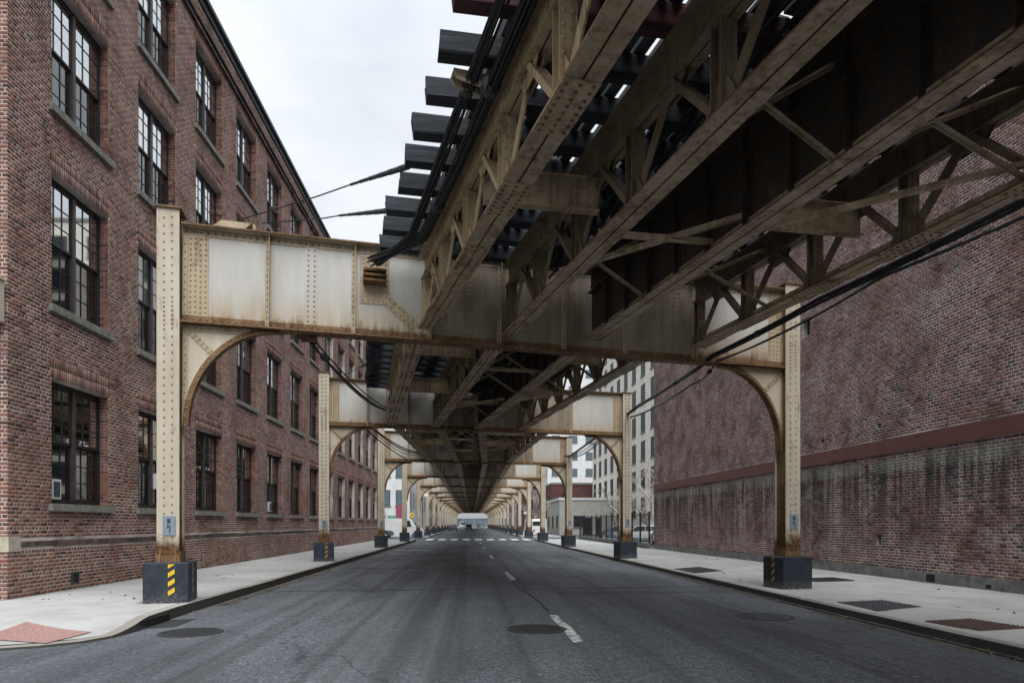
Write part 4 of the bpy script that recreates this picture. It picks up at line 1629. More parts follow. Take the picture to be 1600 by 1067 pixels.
def make_deck(bay, ends, detail):
    """ties, rails and boards over one bay; ends = four girder end pairs"""
    root = thing('track_deck', f'dark timber track deck with ties and rails {bay_name(bay)}', 'railway track',
                 (0, 0, 0), 0, 'open timber decks on the girders')
    (a0, a1), (d0, d1) = ends[0], ends[3]
    a0, a1, d0, d1 = [Vector(v) for v in (a0, a1, d0, d1)]
    ds = (a1 - a0).normalized()
    n = int((a1 - a0).length / .80)
    wd = None
    zt = GZ1 + .01
    for k in range(n + 1):
        t_ = (k + .35) / (n + .7)
        pa, pd = a0.lerp(a1, t_), d0.lerp(d1, t_)
        cr = (pd - pa).normalized()
        jl = random.uniform(-.09, .09)
        L_ = pa - cr * ((.80 + .17 * max(0, (t_ - .75) / .25) if bay == 1 else .95) + jl * .7)
        R_ = pd + cr * (.55 + random.uniform(-.1, .1))
        c = (L_ + R_) / 2
        hl = (R_ - L_).length / 2
        mb = MB(); hw = .118 + random.uniform(-.012, .012)
        hh = .25 + random.uniform(-.015, .015)
        e = .016
        m_ = 6
        for s_i in range(m_ + 1):
            x_ = -hl + 2 * hl * s_i / m_
            jj = [random.uniform(-.009, .009) for _ in range(8)]
            sk_ = random.uniform(-.03, .03) if s_i in (0, m_) else 0
            ring = [(-hw + e, 0), (hw - e, 0), (hw, e), (hw, hh - e), (hw - e, hh), (-hw + e, hh), (-hw, hh - e), (-hw, e)]
            for q_, (u_, v_) in enumerate(ring):
                mb.v.append((x_ + sk_ * (v_ / hh - .5) + (random.uniform(-.008, .008) if s_i in (0, m_) else 0), u_ + jj[q_], max(0, v_ + jj[-q_])))
        for s_i in range(m_):
            for q_ in range(8):
                q2 = (q_ + 1) % 8
                mb.f.append((s_i * 8 + q_, s_i * 8 + q2, s_i * 8 + 8 + q2, s_i * 8 + 8 + q_))
        mb.f += [tuple(range(8))[::-1], tuple(m_ * 8 + q_ for q_ in range(8))]
        o = mb.build('tie', M['tie_red'] if (bay == 1 and n - k == 8) else M['tie'], root)
        o.location = (c.x, c.y, zt + random.uniform(0, .008))
        o.rotation_euler = (random.uniform(-.012, .012), 0, math.atan2(cr.y, cr.x) + random.uniform(-.008, .008))
    # longitudinal members: fractions across from the first to the fourth girder, with offsets
    zr = zt + .275
    def line(f, w, h, m, nm, z=zr, off=0.0):
        p = a0.lerp(d0, f); q = a1.lerp(d1, f)
        mb = MB(); mb.bar((p.x + off, p.y, z + h / 2), (q.x + off, q.y, z + h / 2), w, h)
        return mb.build(nm, m, root)
    for f in (.03, .30, .70, .97):
        line(f, .07, .15, M['rail'], 'rail')
    for f in (-.02, .075, .255, .345, .655, .745, .925, 1.02):
        line(f, .15, .13, M['plank'], 'guard_timber')
    def boards(f, w=.155):
        t_ = 0.0
        while t_ < 1:
            e_ = min(1.0, t_ + random.uniform(.10, .30))
            if random.random() < .94:
                p = a0.lerp(d0, f).lerp(a1.lerp(d1, f), t_); q = a0.lerp(d0, f).lerp(a1.lerp(d1, f), e_ - .002)
                mb = MB(); h = .05; z = zr + random.uniform(0, .012); o_ = random.uniform(-.018, .018)
                mb.bar((p.x + o_, p.y, z + h / 2), (q.x + o_, q.y, z + h / 2), w * random.uniform(.93, 1.22), h)
                mb.build('walk_board', M['plank'], root)
            t_ = e_
    for f in (.115, .150, .185, .22, .385, .418, .451, .484, .517, .55, .583, .616, .785, .82, .855, .89):
        boards(f)
    if bay >= 2:
        for f in (-.1, -.135, -.17):
            boards(f)
    for f in (1.08, 1.115):
        boards(f)
    # conduits slung under the ties between the inner girders
    for j, (f, dz) in enumerate(((.40, -.10), (.43, -.14), (.585, -.25), (.60, -.36), (.605, -.52), (.60, -.68), (.59, -.80))):
        p = a0.lerp(d0, f); q = a1.lerp(d1, f)
        mb = MB(); mb.tube([(p.x, p.y, zt + dz), (q.x, q.y, zt + dz)], .026 if j % 2 else .018, 6)
        mb.build('conduit', M['cable'], root)
    return root


def cross_frames(bay, ends, root):
    """struts and lateral bracing; children of the deck's neighbour girder are kept with the deck thing"""
    E = [(Vector(a), Vector(b)) for a, b in ends]
    for t_ in (.28, .66):
        t_ = 1 - (1 - t_) * 13.0 / (E[0][1] - E[0][0]).length
        P = [a.lerp(b, t_) for a, b in E]
        # deep I strut between the first and second girder
        c = MB()
        a, b = P[0], P[1]
        c.bar((a.x, a.y, 6.15), (b.x, b.y, 6.15), .014, .46)
        c.bar((a.x, a.y, 5.93), (b.x, b.y, 5.93), .16, .016); c.bar((a.x, a.y, 6.37), (b.x, b.y, 6.37), .16, .016)
        c.build('cross_strut', M['gird'], root)
        c = MB()
        a, b = P[2], P[3]
        c.bar((a.x, a.y, 6.15), (b.x, b.y, 6.15), .014, .46)
        c.bar((a.x, a.y, 5.93), (b.x, b.y, 5.93), .14, .016); c.bar((a.x, a.y, 6.37), (b.x, b.y, 6.37), .14, .016)
        c.build('cross_strut', M['gird'], root)
        a, b = P[1], P[2]
        if bay == 1 and t_ < .6:
            continue
        c = MB(); c.bar((a.x, a.y, 5.62), (b.x, b.y, 5.62), .09, .012); c.bar((a.x, a.y, 5.66), (b.x, b.y, 5.66), .012, .08); c.build('cross_strut', M['gird'], root)
    for t_ in (.12, .30, .48, .82):
        t_ = 1 - (1 - t_) * 13.0 / (E[0][1] - E[0][0]).length
        for (ga, gb) in ((1, 2), (2, 3)):
            a, b = E[ga][0].lerp(E[ga][1], t_), E[gb][0].lerp(E[gb][1], t_)
            for (za, zb) in ((5.55, 6.62), (6.62, 5.55)):
                c = MB(); c.bar((a.x, a.y, za), (b.x, b.y, zb), .012, .07); c.bar((a.x, a.y - .03, za), (b.x, b.y - .03, zb), .06, .010)
                c.build('sway_brace', M['gird'], root)
    L0 = 13.0 / (E[0][1] - E[0][0]).length          # fractions over the last thirteen metres of the bay
    F = lambda t_: 1 - (1 - t_) * L0
    for (g0, g1, ta, tb, z) in ((1, 2, .78, .60, 5.66), (2, 3, .66, .47, 5.66)):
        a, b = E[g0][0].lerp(E[g0][1], F(ta)), E[g1][0].lerp(E[g1][1], F(tb))
        c = MB(); c.bar((a.x, a.y, z), (b.x, b.y, z), .085, .012); c.bar((a.x, a.y, z + .04), (b.x, b.y, z + .04), .012, .07)
        c.build('lateral_brace', M['gird'], root)


for i in range(4, NB + 1):
    ya, yb = 14 * (i - 1), 14 * i - .35
    sk = .195
    GX[i] = [((x, ya + sk * x), (x, yb + sk * x)) for x in (-2.5, -.85, .85, 2.4)]
proto_g, proto_d = {}, None
for i in (1, 2, 3, 4):
    det = {1: 2, 2: 2, 3: 1, 4: 0}[i]
    for g_i, (p, q) in enumerate(GX[i]):
        o = make_girder(i, g_i, p, q, det)
        if i == 4:
            proto_g[g_i] = o
    dk = make_deck(i, GX[i], det)
    if i < 4:
        cross_frames(i, GX[i], dk)
    else:
        proto_d = dk
index_children()
for i in range(5, NB + 1):
    for g_i in range(4):
        c = copy_tree(proto_g[g_i])
        c.location = (GX[i][g_i][0][0], GX[i][g_i][0][1], 0)
        c['label'] = f'{NOM[g_i]} track girder {bay_name(i)}, small in the distance'
# far decks: ties too small to tell apart, joined per bay
fd = MB()
for k in range(17):
    y = (k + .4) * 14 / 17
    fd.bar((-3.4, y - .66, GZ1 + .14), (3.1, y + .6, GZ1 + .14), .27, .26)
fd_me = fd.mesh('ties'); fd_me.materials.append(M['tie'])
fb = MB()
for x in np.arange(-2.4, 2.4, .42):
    fb.bar((x, x * .19, GZ1 + .31), (x, 14 + x * .19, GZ1 + .31), .34, .06)
fb_me = fb.mesh('walk_boards'); fb_me.materials.append(M['plank'])
for i in range(5, NB + 1):
    r0 = thing('track_deck', f'dark timber track deck {bay_name(i)}', 'railway track', (0, 14 * (i - 1), 0), 0, 'open timber decks on the girders')
    ob('ties', fd_me, None, r0, 'stuff')
    ob('walk_boards', fb_me, None, r0, 'stuff')

# ------------------------------------------------------------------ cables, wires and insulators
def pxw(x, y, dep):
    """a place in the street given as survey sight lines from the tripod point and a distance"""
    u, v = (x - 800) / 1050, (818 - y) / 1050
    c_, s_ = math.cos(YAW), math.sin(YAW)
    return (dep * (u * c_ + s_), dep * (-u * s_ + c_), 1.6 + dep * v)


def catenary(pts, sag, n=14):
    out = []
    pts = [Vector(p) for p in pts]
    for a, b in zip(pts[:-1], pts[1:]):
        for k in range(n):
            t_ = k / n
            q = a.lerp(b, t_)
            q.z -= sag * 4 * t_ * (1 - t_)
            out.append(q)
    out.append(pts[-1])
    return out


def bundle(name, lab, pts, ncab, spread, rad, sag, clamps=(), drop=0.0, seed=0):
    rnd = random.Random(seed)
    root = thing(name, lab, 'cable', tuple(pts[0]), 0)
    o = Vector(pts[0])
    for k in range(ncab):
        an = rnd.uniform(0, 6.28); rr = spread * math.sqrt(rnd.random())
        P = []
        for j, p in enumerate(pts):
            an2 = an + rnd.uniform(-.5, .5)
            P.append(Vector(p) - o + Vector((rr * math.cos(an2), 0, rr * math.sin(an2))))
        mb = MB(); mb.tube(catenary(P, sag * rnd.uniform(.7, 1.3)), rad * rnd.uniform(.7, 1.25), 6)
        mb.build('strand', M['cable'], root, smooth=True)
    for (j, t_) in clamps:
        a, b = Vector(pts[j]) - o, Vector(pts[j + 1]) - o
        q = a.lerp(b, t_); q.z -= sag * 4 * t_ * (1 - t_)
        d = (b - a).normalized()
        mb = MB(); mb.tube([q - d * .05, q + d * .05], spread * .95 + rad, 10); mb.build('clamp', M['iron'], root)
    return root


def bent_pt(i, s, y, z):
    pl, pr = Vector(BENT[i][0]), Vector(BENT[i][1])
    d = (pr - pl).normalized(); nn = Vector((-d.y, d.x))
    q = pl + d * s + nn * y
    return (q.x, q.y, z)


g1a, g1b = GX1[0]
def beside(t_, off, z):
    q = g1a.lerp(g1b, t_)
    d = (g1b - g1a).normalized()
    return (q.x - d.y * off, q.y + d.x * off, z)


bundle('cable_bundle', 'thick bundle of black cables slung beside the leftmost girder to the rusty shelf', [bent_pt(1, 3.62, -.2, 6.72), beside(.90, .34, 6.58), beside(.72, .27, 6.60), beside(.50, .26, 6.60), beside(.2, .26, 6.62), beside(.0, .26, 6.62)],
       22, .105, .0115, .012, [(1, .5), (2, .5)], seed=1)
bundle('cable_bundle', 'second black cable bundle hanging under the tie ends', [bent_pt(1, 3.75, -.2, 6.70), beside(.90, .50, 6.66), beside(.66, .47, 6.69), beside(.50, .46, 6.70), beside(.2, .46, 6.72), beside(.0, .46, 6.72)],
       13, .07, .012, .012, [(2, .2)], seed=2)
hg = thing('cable_hanger', 'rusty cream angle bracket holding the cables under a tie end', 'bracket', beside(.62, .42, 6.66), math.atan2((g1b - g1a).y, (g1b - g1a).x))
mb = MB(); mb.box(-.09, .09, -.24, .26, .09, .11); mb.prism([(-.24, .09), (.26, .09), (.22, .0), (-.10, -.05)], 'x', -.085, -.065); mb.prism([(-.24, .09), (.26, .09), (.22, .0), (-.10, -.05)], 'x', .065, .085)
mb.build('bracket', M['knee'], hg)
# right-hand bundles under the outer girder
g4a, g4b = GX1[3]
def right_of(t_, off, z):
    q = g4a.lerp(g4b, t_); d = (g4b - g4a).normalized()
    return (q.x + d.y * off, q.y - d.x * off, z)


bundle('cable_bundle', 'thick black cable bundle sagging below the rightmost girder past the right column', [right_of(.0, .27, 5.56), right_of(.5, .27, 5.47), right_of(.78, .28, 5.38), right_of(1.0, .36, 5.28), (5.25, 15.8, 5.24), pxw(1000, 632, 26.8), pxw(888, 714, 43.5)],
       8, .05, .018, .03, [(1, .5), (2, .5), (4, .2)], seed=3)
bundle('cable_bundle', 'thinner black cables crossing below the first and looping to the second right column', [right_of(.2, .36, 5.46), right_of(.7, .36, 5.34), right_of(1.0, .50, 5.18), (5.45, 16.2, 5.06), pxw(985, 652, 27.2)],
       4, .035, .014, .10, [(2, .3)], seed=4)
bundle('cable_bundle', 'black cables drooping from the second right column to the third', [(6.2, 28.8, 5.9), (5.95, 42.9, 5.95)], 5, .06, .02, .45, [], seed=5)
bundle('cable_bundle', 'black cables running from under the nearest bent up to the second bent', [bent_pt(1, 2.42, .25, 5.28), bent_pt(2, 2.3, -.35, 6.05)], 5, .07, .022, .25, [(0, .12)], seed=6)
bundle('cable_bundle', 'black cables running from under the second bent into the third bay', [bent_pt(2, 1.9, .25, 5.30), bent_pt(3, 2.6, -.3, 5.9)], 5, .10, .022, .35, [], seed=7)
bundle('cable_bundle', 'single cable looping low behind the second left column', [bent_pt(2, 1.6, .3, 5.25), (-3.4, 36, 4.95), bent_pt(3, 2.8, -.2, 5.6)], 2, .05, .02, .1, [], seed=8)
cg = thing('cable_clamp', 'rusty cable clamp bolted under the nearest bent', 'clamp', bent_pt(1, 2.35, .15, 5.25))
mb = MB(); mb.box(-.12, .14, -.06, .12, -.02, .118); mb.box(-.05, .25, .0, .05, -.08, .03); mb.build('clamp_block', M['wire_clamp'], cg)


def strain_wire(lab, a, b, frac, r=.011, R_=.047):
    a, b = Vector(a), Vector(b)
    root = thing('guy_wire', lab, 'wire', tuple(a))
    d = (b - a)
    mb = MB(); mb.tube([Vector((0, 0, 0)), d * .5 + Vector((0, 0, -.02)), d * frac], r, 6); mb.build('wire', M['cable'], root)
    mb = MB()
    n = 6
    for k in range(n):
        t0, t1 = frac + (1 - frac) * k / n, frac + (1 - frac) * (k + .86) / n
        rr = R_ * (.45 + .11 * k)
        mb.tube([d * t0, d * t1], rr, 10)
        mb.tube([d * t1, d * (frac + (1 - frac) * (k + 1) / n)], rr * .8, 10)
    mb.build('insulator', M['iron'], root)
    return root


strain_wire('upper guy wire with a ribbed insulator from the bent top to a tie end', bent_pt(1, 1.25, -.05, 7.36), beside(.785, .80, 6.92), .70)
strain_wire('lower guy wire with a ribbed insulator from the bent top to a tie end', bent_pt(1, 1.6, .0, 7.34), beside(.885, .86, 6.91), .62)
strain_wire('guy wire from the second bent top to the deck edge above', bent_pt(2, .5, 0, 7.22), (-3.5, 22.6, 6.9), .8)
strain_wire('shorter guy wire beside it from the second bent to the deck', bent_pt(2, 1.3, 0, 7.22), (-3.6, 24.0, 6.9), .8)
# ------------------------------------------------------------------ background beyond the railway
def facade_building(name, label, cat, x0, x1, y0, y1, h, mat, wmat, cols_s, floors, ww, wh, z0=3.6, fh=3.4, side='x0', front=True, parapet=None):
    """box building; windows on the street side (x0 or x1) and on the face towards the camera (y0)"""
    root = thing(name, label, cat, ((x0 + x1) / 2, y0, 0))
    ox, oy = (x0 + x1) / 2, y0
    mb = MB(); mb.box(x0 - ox, x1 - ox, 0, y1 - oy, -.05, h); mb.build('wall', mat, root)
    mb = MB(); mb.box(x0 - ox - .12, x1 - ox + .12, -.12, y1 - oy + .12, h, h + .35); mb.build('parapet', parapet or M['stone'], root)
    fm = MB(); fm.box(-ww / 2 - .08, ww / 2 + .08, -.03, .02, -.08, wh + .08)
    fm = fm.mesh('window'); fm.materials.append(M['farframe'])
    pm_ = MB()
    for k in (0, 1):
        pm_.box(-ww / 2, ww / 2, -.036, -.031, k * wh / 2 + .03, (k + 1) * wh / 2 - .03)
    pm_ = pm_.mesh('panes'); pm_.materials.append(wmat)
    sm_ = MB(); sm_.box(-ww / 2 - .15, ww / 2 + .15, -.12, .02, -.2, -.085); sm_ = sm_.mesh('sill'); sm_.materials.append(M['stone'])
    def put(px_, py_, pz, rz):
        o = ob('window', fm, None, root); o.location = (px_ - ox, py_ - oy, pz); o.rotation_euler = (0, 0, rz)
        ob('panes', pm_, None, o)
        ob('sill', sm_, None, o)
    xs = x0 if side == 'x0' else x1
    rz = -math.pi / 2 if side == 'x0' else math.pi / 2
    for f in range(floors):
        for c in range(cols_s):
            put(xs, y0 + (y1 - y0) * (c + .5) / cols_s, z0 + f * fh, rz)
        if front:
            nc = front if isinstance(front, int) and not isinstance(front, bool) else 3
            for c in range(nc):
                put(x0 + (x1 - x0) * (c + .5) / nc, y0, z0 + f * fh, 0)
    return root


M['farframe'] = plain('far_window_frame', (0.05, 0.05, 0.055), 0.6, 0.2)
M['cream'] = plain('cream_facade', (0.70, 0.66, 0.59), 0.85, 0.10, 1.2)
M['white_fac'] = plain('white_facade', (0.62, 0.63, 0.64), 0.8, 0.08, 0.8)
M['grey_fac'] = plain('grey_facade', (0.34, 0.35, 0.36), 0.8, 0.15, 0.8)
M['endwall'] = plain('blue_grey_wall', (0.13, 0.15, 0.17), 0.8, 0.4, 0.5)
M['redwall'] = plain('red_brick_far', (0.115, 0.05, 0.044), 0.9, 0.3, 1.5)
M['beige'] = plain('beige_render', (0.38, 0.37, 0.34), 0.9, 0.15, 1.5)
t = NT('far_window_glass')
M['fglass'] = t.done((0.024, 0.029, 0.035), 0.45, 0, 0.12)
M['bluegl'] = NT('blue_glass').done((0.11, 0.15, 0.18), 0.4, 0, 0.2)

facade_building('apartment_block', 'cream apartment block with paired dark windows beyond the fenced lot', 'building', 20.3, 36, 72, 112, 33, M['cream'], M['fglass'], 9, 9, 1.75, 2.15, 2.5, 3.35, 'x0', 4)
facade_building('tower_block', 'white tower block rising behind the low brick building', 'building', 17, 40, 150, 190, 46, M['white_fac'], M['bluegl'], 6, 11, 1.8, 1.5, 5, 3.7, 'x0', 6)
facade_building('low_building', 'low beige building with a red brick parapet beside the fence', 'building', 12.6, 30, 96, 112, 5.0, M['beige'], M['fglass'], 3, 1, 1.6, 1.5, 1.2, 3.4, 'x0', 3, M['white_fac'])
facade_building('brick_building', 'red brick building behind the beige one across the junction', 'building', 13.5, 34, 113, 128, 8.2, M['redwall'], M['fglass'], 3, 2, 1.6, 1.7, 1.4, 3.6, 'x0', 4)
facade_building('glass_block', 'blue glazed block seen under the right arches', 'building', 12.5, 26, 200, 225, 30, M['grey_fac'], M['bluegl'], 6, 8, 2.6, 2.2, 3, 3.6, 'x0', 5)
facade_building('corner_store', 'brick corner store on the right far down the street', 'building', 10.7, 22, 132, 160, 8, M['redwall'], M['fglass'], 6, 2, 2.0, 1.6, 1.2, 3.5, 'x0', 4)
facade_building('row_building', 'grey walk-up building far along the right pavement', 'building', 10.7, 24, 164, 196, 13, M['grey_fac'], M['fglass'], 7, 3, 1.5, 1.9, 1.4, 3.7, 'x0', 4)
facade_building('pale_building', 'pale stone building across the junction on the left', 'building', -30, -7.7, 84, 112, 17, M['white_fac'], M['bluegl'], 7, 4, 1.2, 1.8, 3.9, 3.6, 'x1', 11)
facade_building('row_building', 'grey row building further along the left pavement', 'building', -26, -8.6, 116, 146, 11, M['beige'], M['fglass'], 7, 3, 1.5, 1.8, 1.2, 3.5, 'x1', 4)
facade_building('row_building', 'beige row building at the far left of the street', 'building', -26, -9.2, 150, 196, 14, M['beige'], M['fglass'], 9, 3, 1.5, 1.8, 1.4, 3.8, 'x1', 4)
facade_building('row_building', 'white building at the far end of the left side', 'building', -28, -9.2, 200, 250, 16, M['white_fac'], M['fglass'], 8, 4, 1.5, 1.8, 1.4, 3.6, 'x1', 4)
facade_building('end_building', 'pale building closing the view at the end of the street', 'building', -25, 22, 345, 360, 4.0, M['endwall'], M['bluegl'], 2, 1, 1.5, 1.9, 1.4, 4.2, 'x0', 16, M['endwall'])
# storefront sign board, red, on the pale building
sg = tag(MB().build('sign_board', None), 'pink red banner on the pale building across the junction', 'sign')
bpy.data.objects.remove(sg)
M['pink'] = plain('pink_red_banner', (0.30, 0.06, 0.12), 0.6, 0.1)
M['green'] = plain('green_awning', (0.05, 0.17, 0.11), 0.7, 0.1)
M['signyellow'] = plain('sign_yellow', (0.80, 0.60, 0.02), 0.5, 0.05)
M['black'] = plain('matt_black', (0.015, 0.015, 0.016), 0.5, 0.2)
M['signwhite'] = plain('sign_white', (0.75, 0.75, 0.74), 0.5, 0.05)
mb = MB(); mb.box(-.6, .6, -.06, 0, -.9, .9)
o = tag(mb.build('banner', M['pink']), 'pink red banner on the pale building across the junction', 'banner'); o.location = (-8.75, 83.93, 3.0)
mb = MB(); mb.prism([(0, 0), (-1.1, -.5), (-1.1, -.62), (0, -.62)], 'x', -1.0, 1.0)
o = tag(mb.build('awning', M['green']), 'green shop awning on the pale building across the junction', 'awning'); o.location = (-10.2, 83.98, 2.6)


def pole_sign(x, y, h, lab, kind):
    root = thing('street_sign', lab, 'street sign', (x, y, .14))
    mb = MB(); mb.tube([(0, 0, -.02), (0, 0, h)], .05, 8); mb.build('pole', M['iron'], root)
    if kind == 'diamond':
        s_ = MB(); s_.prism([(0, h - .92), (.32, h - .6), (0, h - .28), (-.32, h - .6)], 'y', -.075, -.055); so = s_.build('sign_face', M['signyellow'], root)
        s_ = MB(); s_.prism([(-.15, h - .65), (.03, h - .65), (.03, h - .73), (.17, h - .6), (.03, h - .47), (.03, h - .55), (-.15, h - .55)], 'y', -.08, -.0755); s_.build('arrow', M['black'], so)
    elif kind == 'round':
        s_ = MB(); s_.prism([(.38 * math.cos(a), h - .5 + .38 * math.sin(a)) for a in np.linspace(0, 6.28, 20, endpoint=False)], 'y', -.075, -.055); so = s_.build('sign_face', M['signwhite'], root)
        s_ = MB(); s_.prism([(-.09, h - .66), (.09, h - .66), (.09, h - .4), (-.09, h - .4)], 'y', -.08, -.0755); s_.build('symbol', M['black'], so)
    elif kind == 'signal':
        s_ = MB(); s_.box(-.18, .18, -.25, .1, h - 1.15, h - .05); so = s_.build('signal_head', M['black'], root)
        for k in range(3):
            l_ = MB(); l_.tube([(0, -.25, h - .24 - k * .34), (0, -.33, h - .24 - k * .34)], .12, 12); l_.build('lens', M['iron'], so)
    else:
        s_ = MB(); s_.box(-.6, .6, -.075, -.055, h - .4, h - .1); s_.build('sign_face', M['signwhite'], root)
    return root


pole_sign(-8.3, 60.2, 3.9, 'black traffic signal pole at the end of the mill pavement', 'signal')
pole_sign(-8.55, 66.5, 2.7, 'round white sign on a pole past the end of the mill', 'round')
pole_sign(-7.1, 80.8, 3.1, 'yellow diamond sign with a black arrow across the junction', 'diamond')
pole_sign(-5.9, 81.5, 5.2, 'white blade sign on a tall pole across the junction', 'blade')
pole_sign(7.2, 80.6, 4.4, 'dark traffic signal on a pole across the junction at right', 'signal')
pole_sign(8.2, 98, 3.3, 'white blade sign on a pole on the far right pavement', 'blade')


def car(x, y, rz, col, lab, van=False, z=0.0):
    root = thing('parked_car' if not van else 'parked_van', lab, 'van' if van else 'car', (x, y, z), rz)
    paint = NT('car_paint'); paint.b.inputs['Coat Weight'].default_value = .6; paint = paint.done(col, .35, 0, .5)
    Lc, Wd = (4.5, .88) if not van else (5.2, .98)
    if van:
        prof = [(-2.6, .35), (2.55, .35), (2.6, .75), (2.45, 1.05), (1.75, 1.25), (1.25, 2.05), (.9, 2.2), (-2.5, 2.2), (-2.6, 2.0)]
        belt_z, roof = 1.2, 2.2
    else:
        prof = [(-2.25, .35), (2.2, .35), (2.25, .62), (2.1, .82), (1.15, .95), (.45, 1.40), (.15, 1.46), (-1.0, 1.46), (-1.35, 1.40), (-1.95, 1.02), (-2.2, .95), (-2.27, .6)]
        belt_z, roof = .93, 1.46
    body = MB()
    n = len(prof)
    rows = []
    for s, f in ((-1, 1), (-1, .0), (1, .0), (1, 1)):
        st_ = len(body.v)
        for (u, v) in prof:
            ins = max(0, (v - belt_z) / (roof - belt_z)) * (.17 if not van else .07)
            wdt = Wd - ins - (.06 if f == 0 else 0) * 0
            body.v.append((u, s * (wdt if f else wdt - .0), v))
        rows.append(st_)
    body.v = body.v[:n] + body.v[3 * n:]
    for k in range(n):
        j = (k + 1) % n
        body.f.append((k, j, n + j, n + k))
    body.f.append(tuple(range(n))[::-1]); body.f.append(tuple(range(n, 2 * n)))
    body.build('body', paint, root)
    for s in (-1, 1):
        g_ = MB()
        if van:
            quads = [[(1.2, 1.28), (.35, 1.28), (.35, 1.98), (.98, 1.98)]]
        else:
            quads = [[(.85, 1.0), (-.35, 1.0), (-.35, 1.38), (.36, 1.38)], [(-.42, 1.0), (-1.55, 1.02), (-1.18, 1.36), (-.42, 1.38)]]
        for qd in quads:
            pts = []
            for off in (.004, .014):
                for (u, v) in qd:
                    ins = max(0, (v - belt_z) / (roof - belt_z)) * (.17 if not van else .07)
                    pts.append((u, s * (Wd - ins + off), v))
            g_.quadbox(pts)
        g_.build('side_window', M['fglass'], root)
    for end in (0, 1):
        g_ = MB()
        (ua, va), (ub, vb) = (((1.75, 1.25), (1.25, 2.05)) if van else ((1.15, .95), (.45, 1.40))) if end == 0 else (((-2.6, 1.3), (-2.6, 1.95)) if van else ((-1.95, 1.02), (-1.35, 1.40)))
        d = Vector((ub - ua, vb - va)); nn = Vector((d.y, -d.x)).normalized() * (1 if end == 0 else -1)
        A, Bq = Vector((ua, va)) + d * .08, Vector((ua, va)) + d * .92
        wA, wB = Wd - .14, Wd - .24 if not van else Wd - .16
        pts = []
        for off in (.004, .014):
            for (P_, w_, s) in ((A, wA, -1), (A, wA, 1), (Bq, wB, 1), (Bq, wB, -1)):
                q = P_ + nn * off
                pts.append((q.x, s * w_, q.y))
        g_.quadbox(pts); g_.build('windscreen' if end == 0 else 'rear_window', M['fglass'], root)
    for u in ((1.4, -1.4) if not van else (1.6, -1.6)):
        for s in (-1, 1):
            w_ = MB(); w_.tube([(u, s * (Wd - .2), .33), (u, s * (Wd + .01), .33)], .33, 16); wo = w_.build('wheel', M['black'], root)
            w_ = MB(); w_.tube([(u, s * (Wd + .01), .33), (u, s * (Wd + .02), .33)], .2, 12); w_.build('rim', M['grey_fac'], wo)
    for s in (-1, 1):
        l_ = MB(); xe = 2.2 if not van else 2.55
        l_.box(xe - .05, xe + .06, s * .62 - .16, s * .62 + .16, .62, .76); l_.build('headlight', M['signwhite'], root)
        l_ = MB(); l_.box(-xe - .1, -xe + .04, s * .66 - .13, s * .66 + .13, .68, .86); l_.build('tail_light', M['pink'], root)
    return root


car(14.4, 48.5, R(88), (.62, .63, .64), 'white car parked nose in behind the fence next to the warehouse')
car(17.3, 49.0, R(92), (.55, .57, .6), 'silver car parked second from the warehouse in the fenced lot')
car(15.3, 60.5, R(175), (.60, .61, .62), 'pale car parked across the back of the fenced lot')
car(14.5, 66.5, R(178), (.10, .12, .16), 'dark car parked by the far end of the fence')
car(-8.0, 77.6, R(0), (.68, .69, .70), 'white van waiting in the side street on the left', True)
car(-10.6, 73.0, R(5), (.09, .10, .13), 'dark car in the junction behind the left columns')
car(-4.1, 150, R(90), (.05, .05, .055), 'black car parked far along the left kerb')
car(-.8, 186, R(-90), (.04, .04, .045), 'dark car driving towards the camera far down the street')
car(2.6, 215, R(90), (.55, .55, .56), 'pale car driving away far down the street')
car(-2.9, 222, R(-90), (.62, .62, .63), 'white van coming far down the street', True)
car(8.6, 88, R(90), (.62, .62, .62), 'white van parked beyond the junction on the right', True)

# fence on a low kerb beside the lot
fence = thing('iron_fence', 'black iron fence on a low concrete kerb between warehouse and junction', 'fence', (10.62, 39.6, 0))
mb = MB(); mb.box(-.12, .12, .05, 26, .05, .42); mb.build('kerb', M['plinth'], fence)
npost = 12
pst = MB(); pst.box(-.05, .05, -.05, .05, .42, 2.28); pst.box(-.065, .065, -.065, .065, 2.28, 2.33); pst = pst.mesh('post'); pst.materials.append(M['black'])
brm = MB(); brm.box(-.008, .008, -.008, .008, .5, 2.2); brm = brm.mesh('bar'); brm.materials.append(M['black'])
rl = MB(); rl.box(-.025, .025, .05, 25.8 / npost - .05, 0, .06); rl = rl.mesh('rail'); rl.materials.append(M['black'])
for k in range(npost + 1):
    o = ob('post', pst, None, fence); o.location = (0, .1 + k * 25.8 / npost, 0)
    if k < npost:
        for z_ in (.55, 2.15):
            o = ob('rail', rl, None, fence); o.location = (0, .1 + k * 25.8 / npost, z_)
        for j in range(1, 10):
            o = ob('bar', brm, None, fence); o.location = (0, .1 + (k + j / 10) * 25.8 / npost, 0)
mb = MB()
for k in (7, 9, 10):
    mb.box(.01, .03, .1 + k * 25.8 / npost + .1, .1 + (k + 1) * 25.8 / npost - .1, .6, 2.1)
mb.build('screen_panel', M['black'], fence)
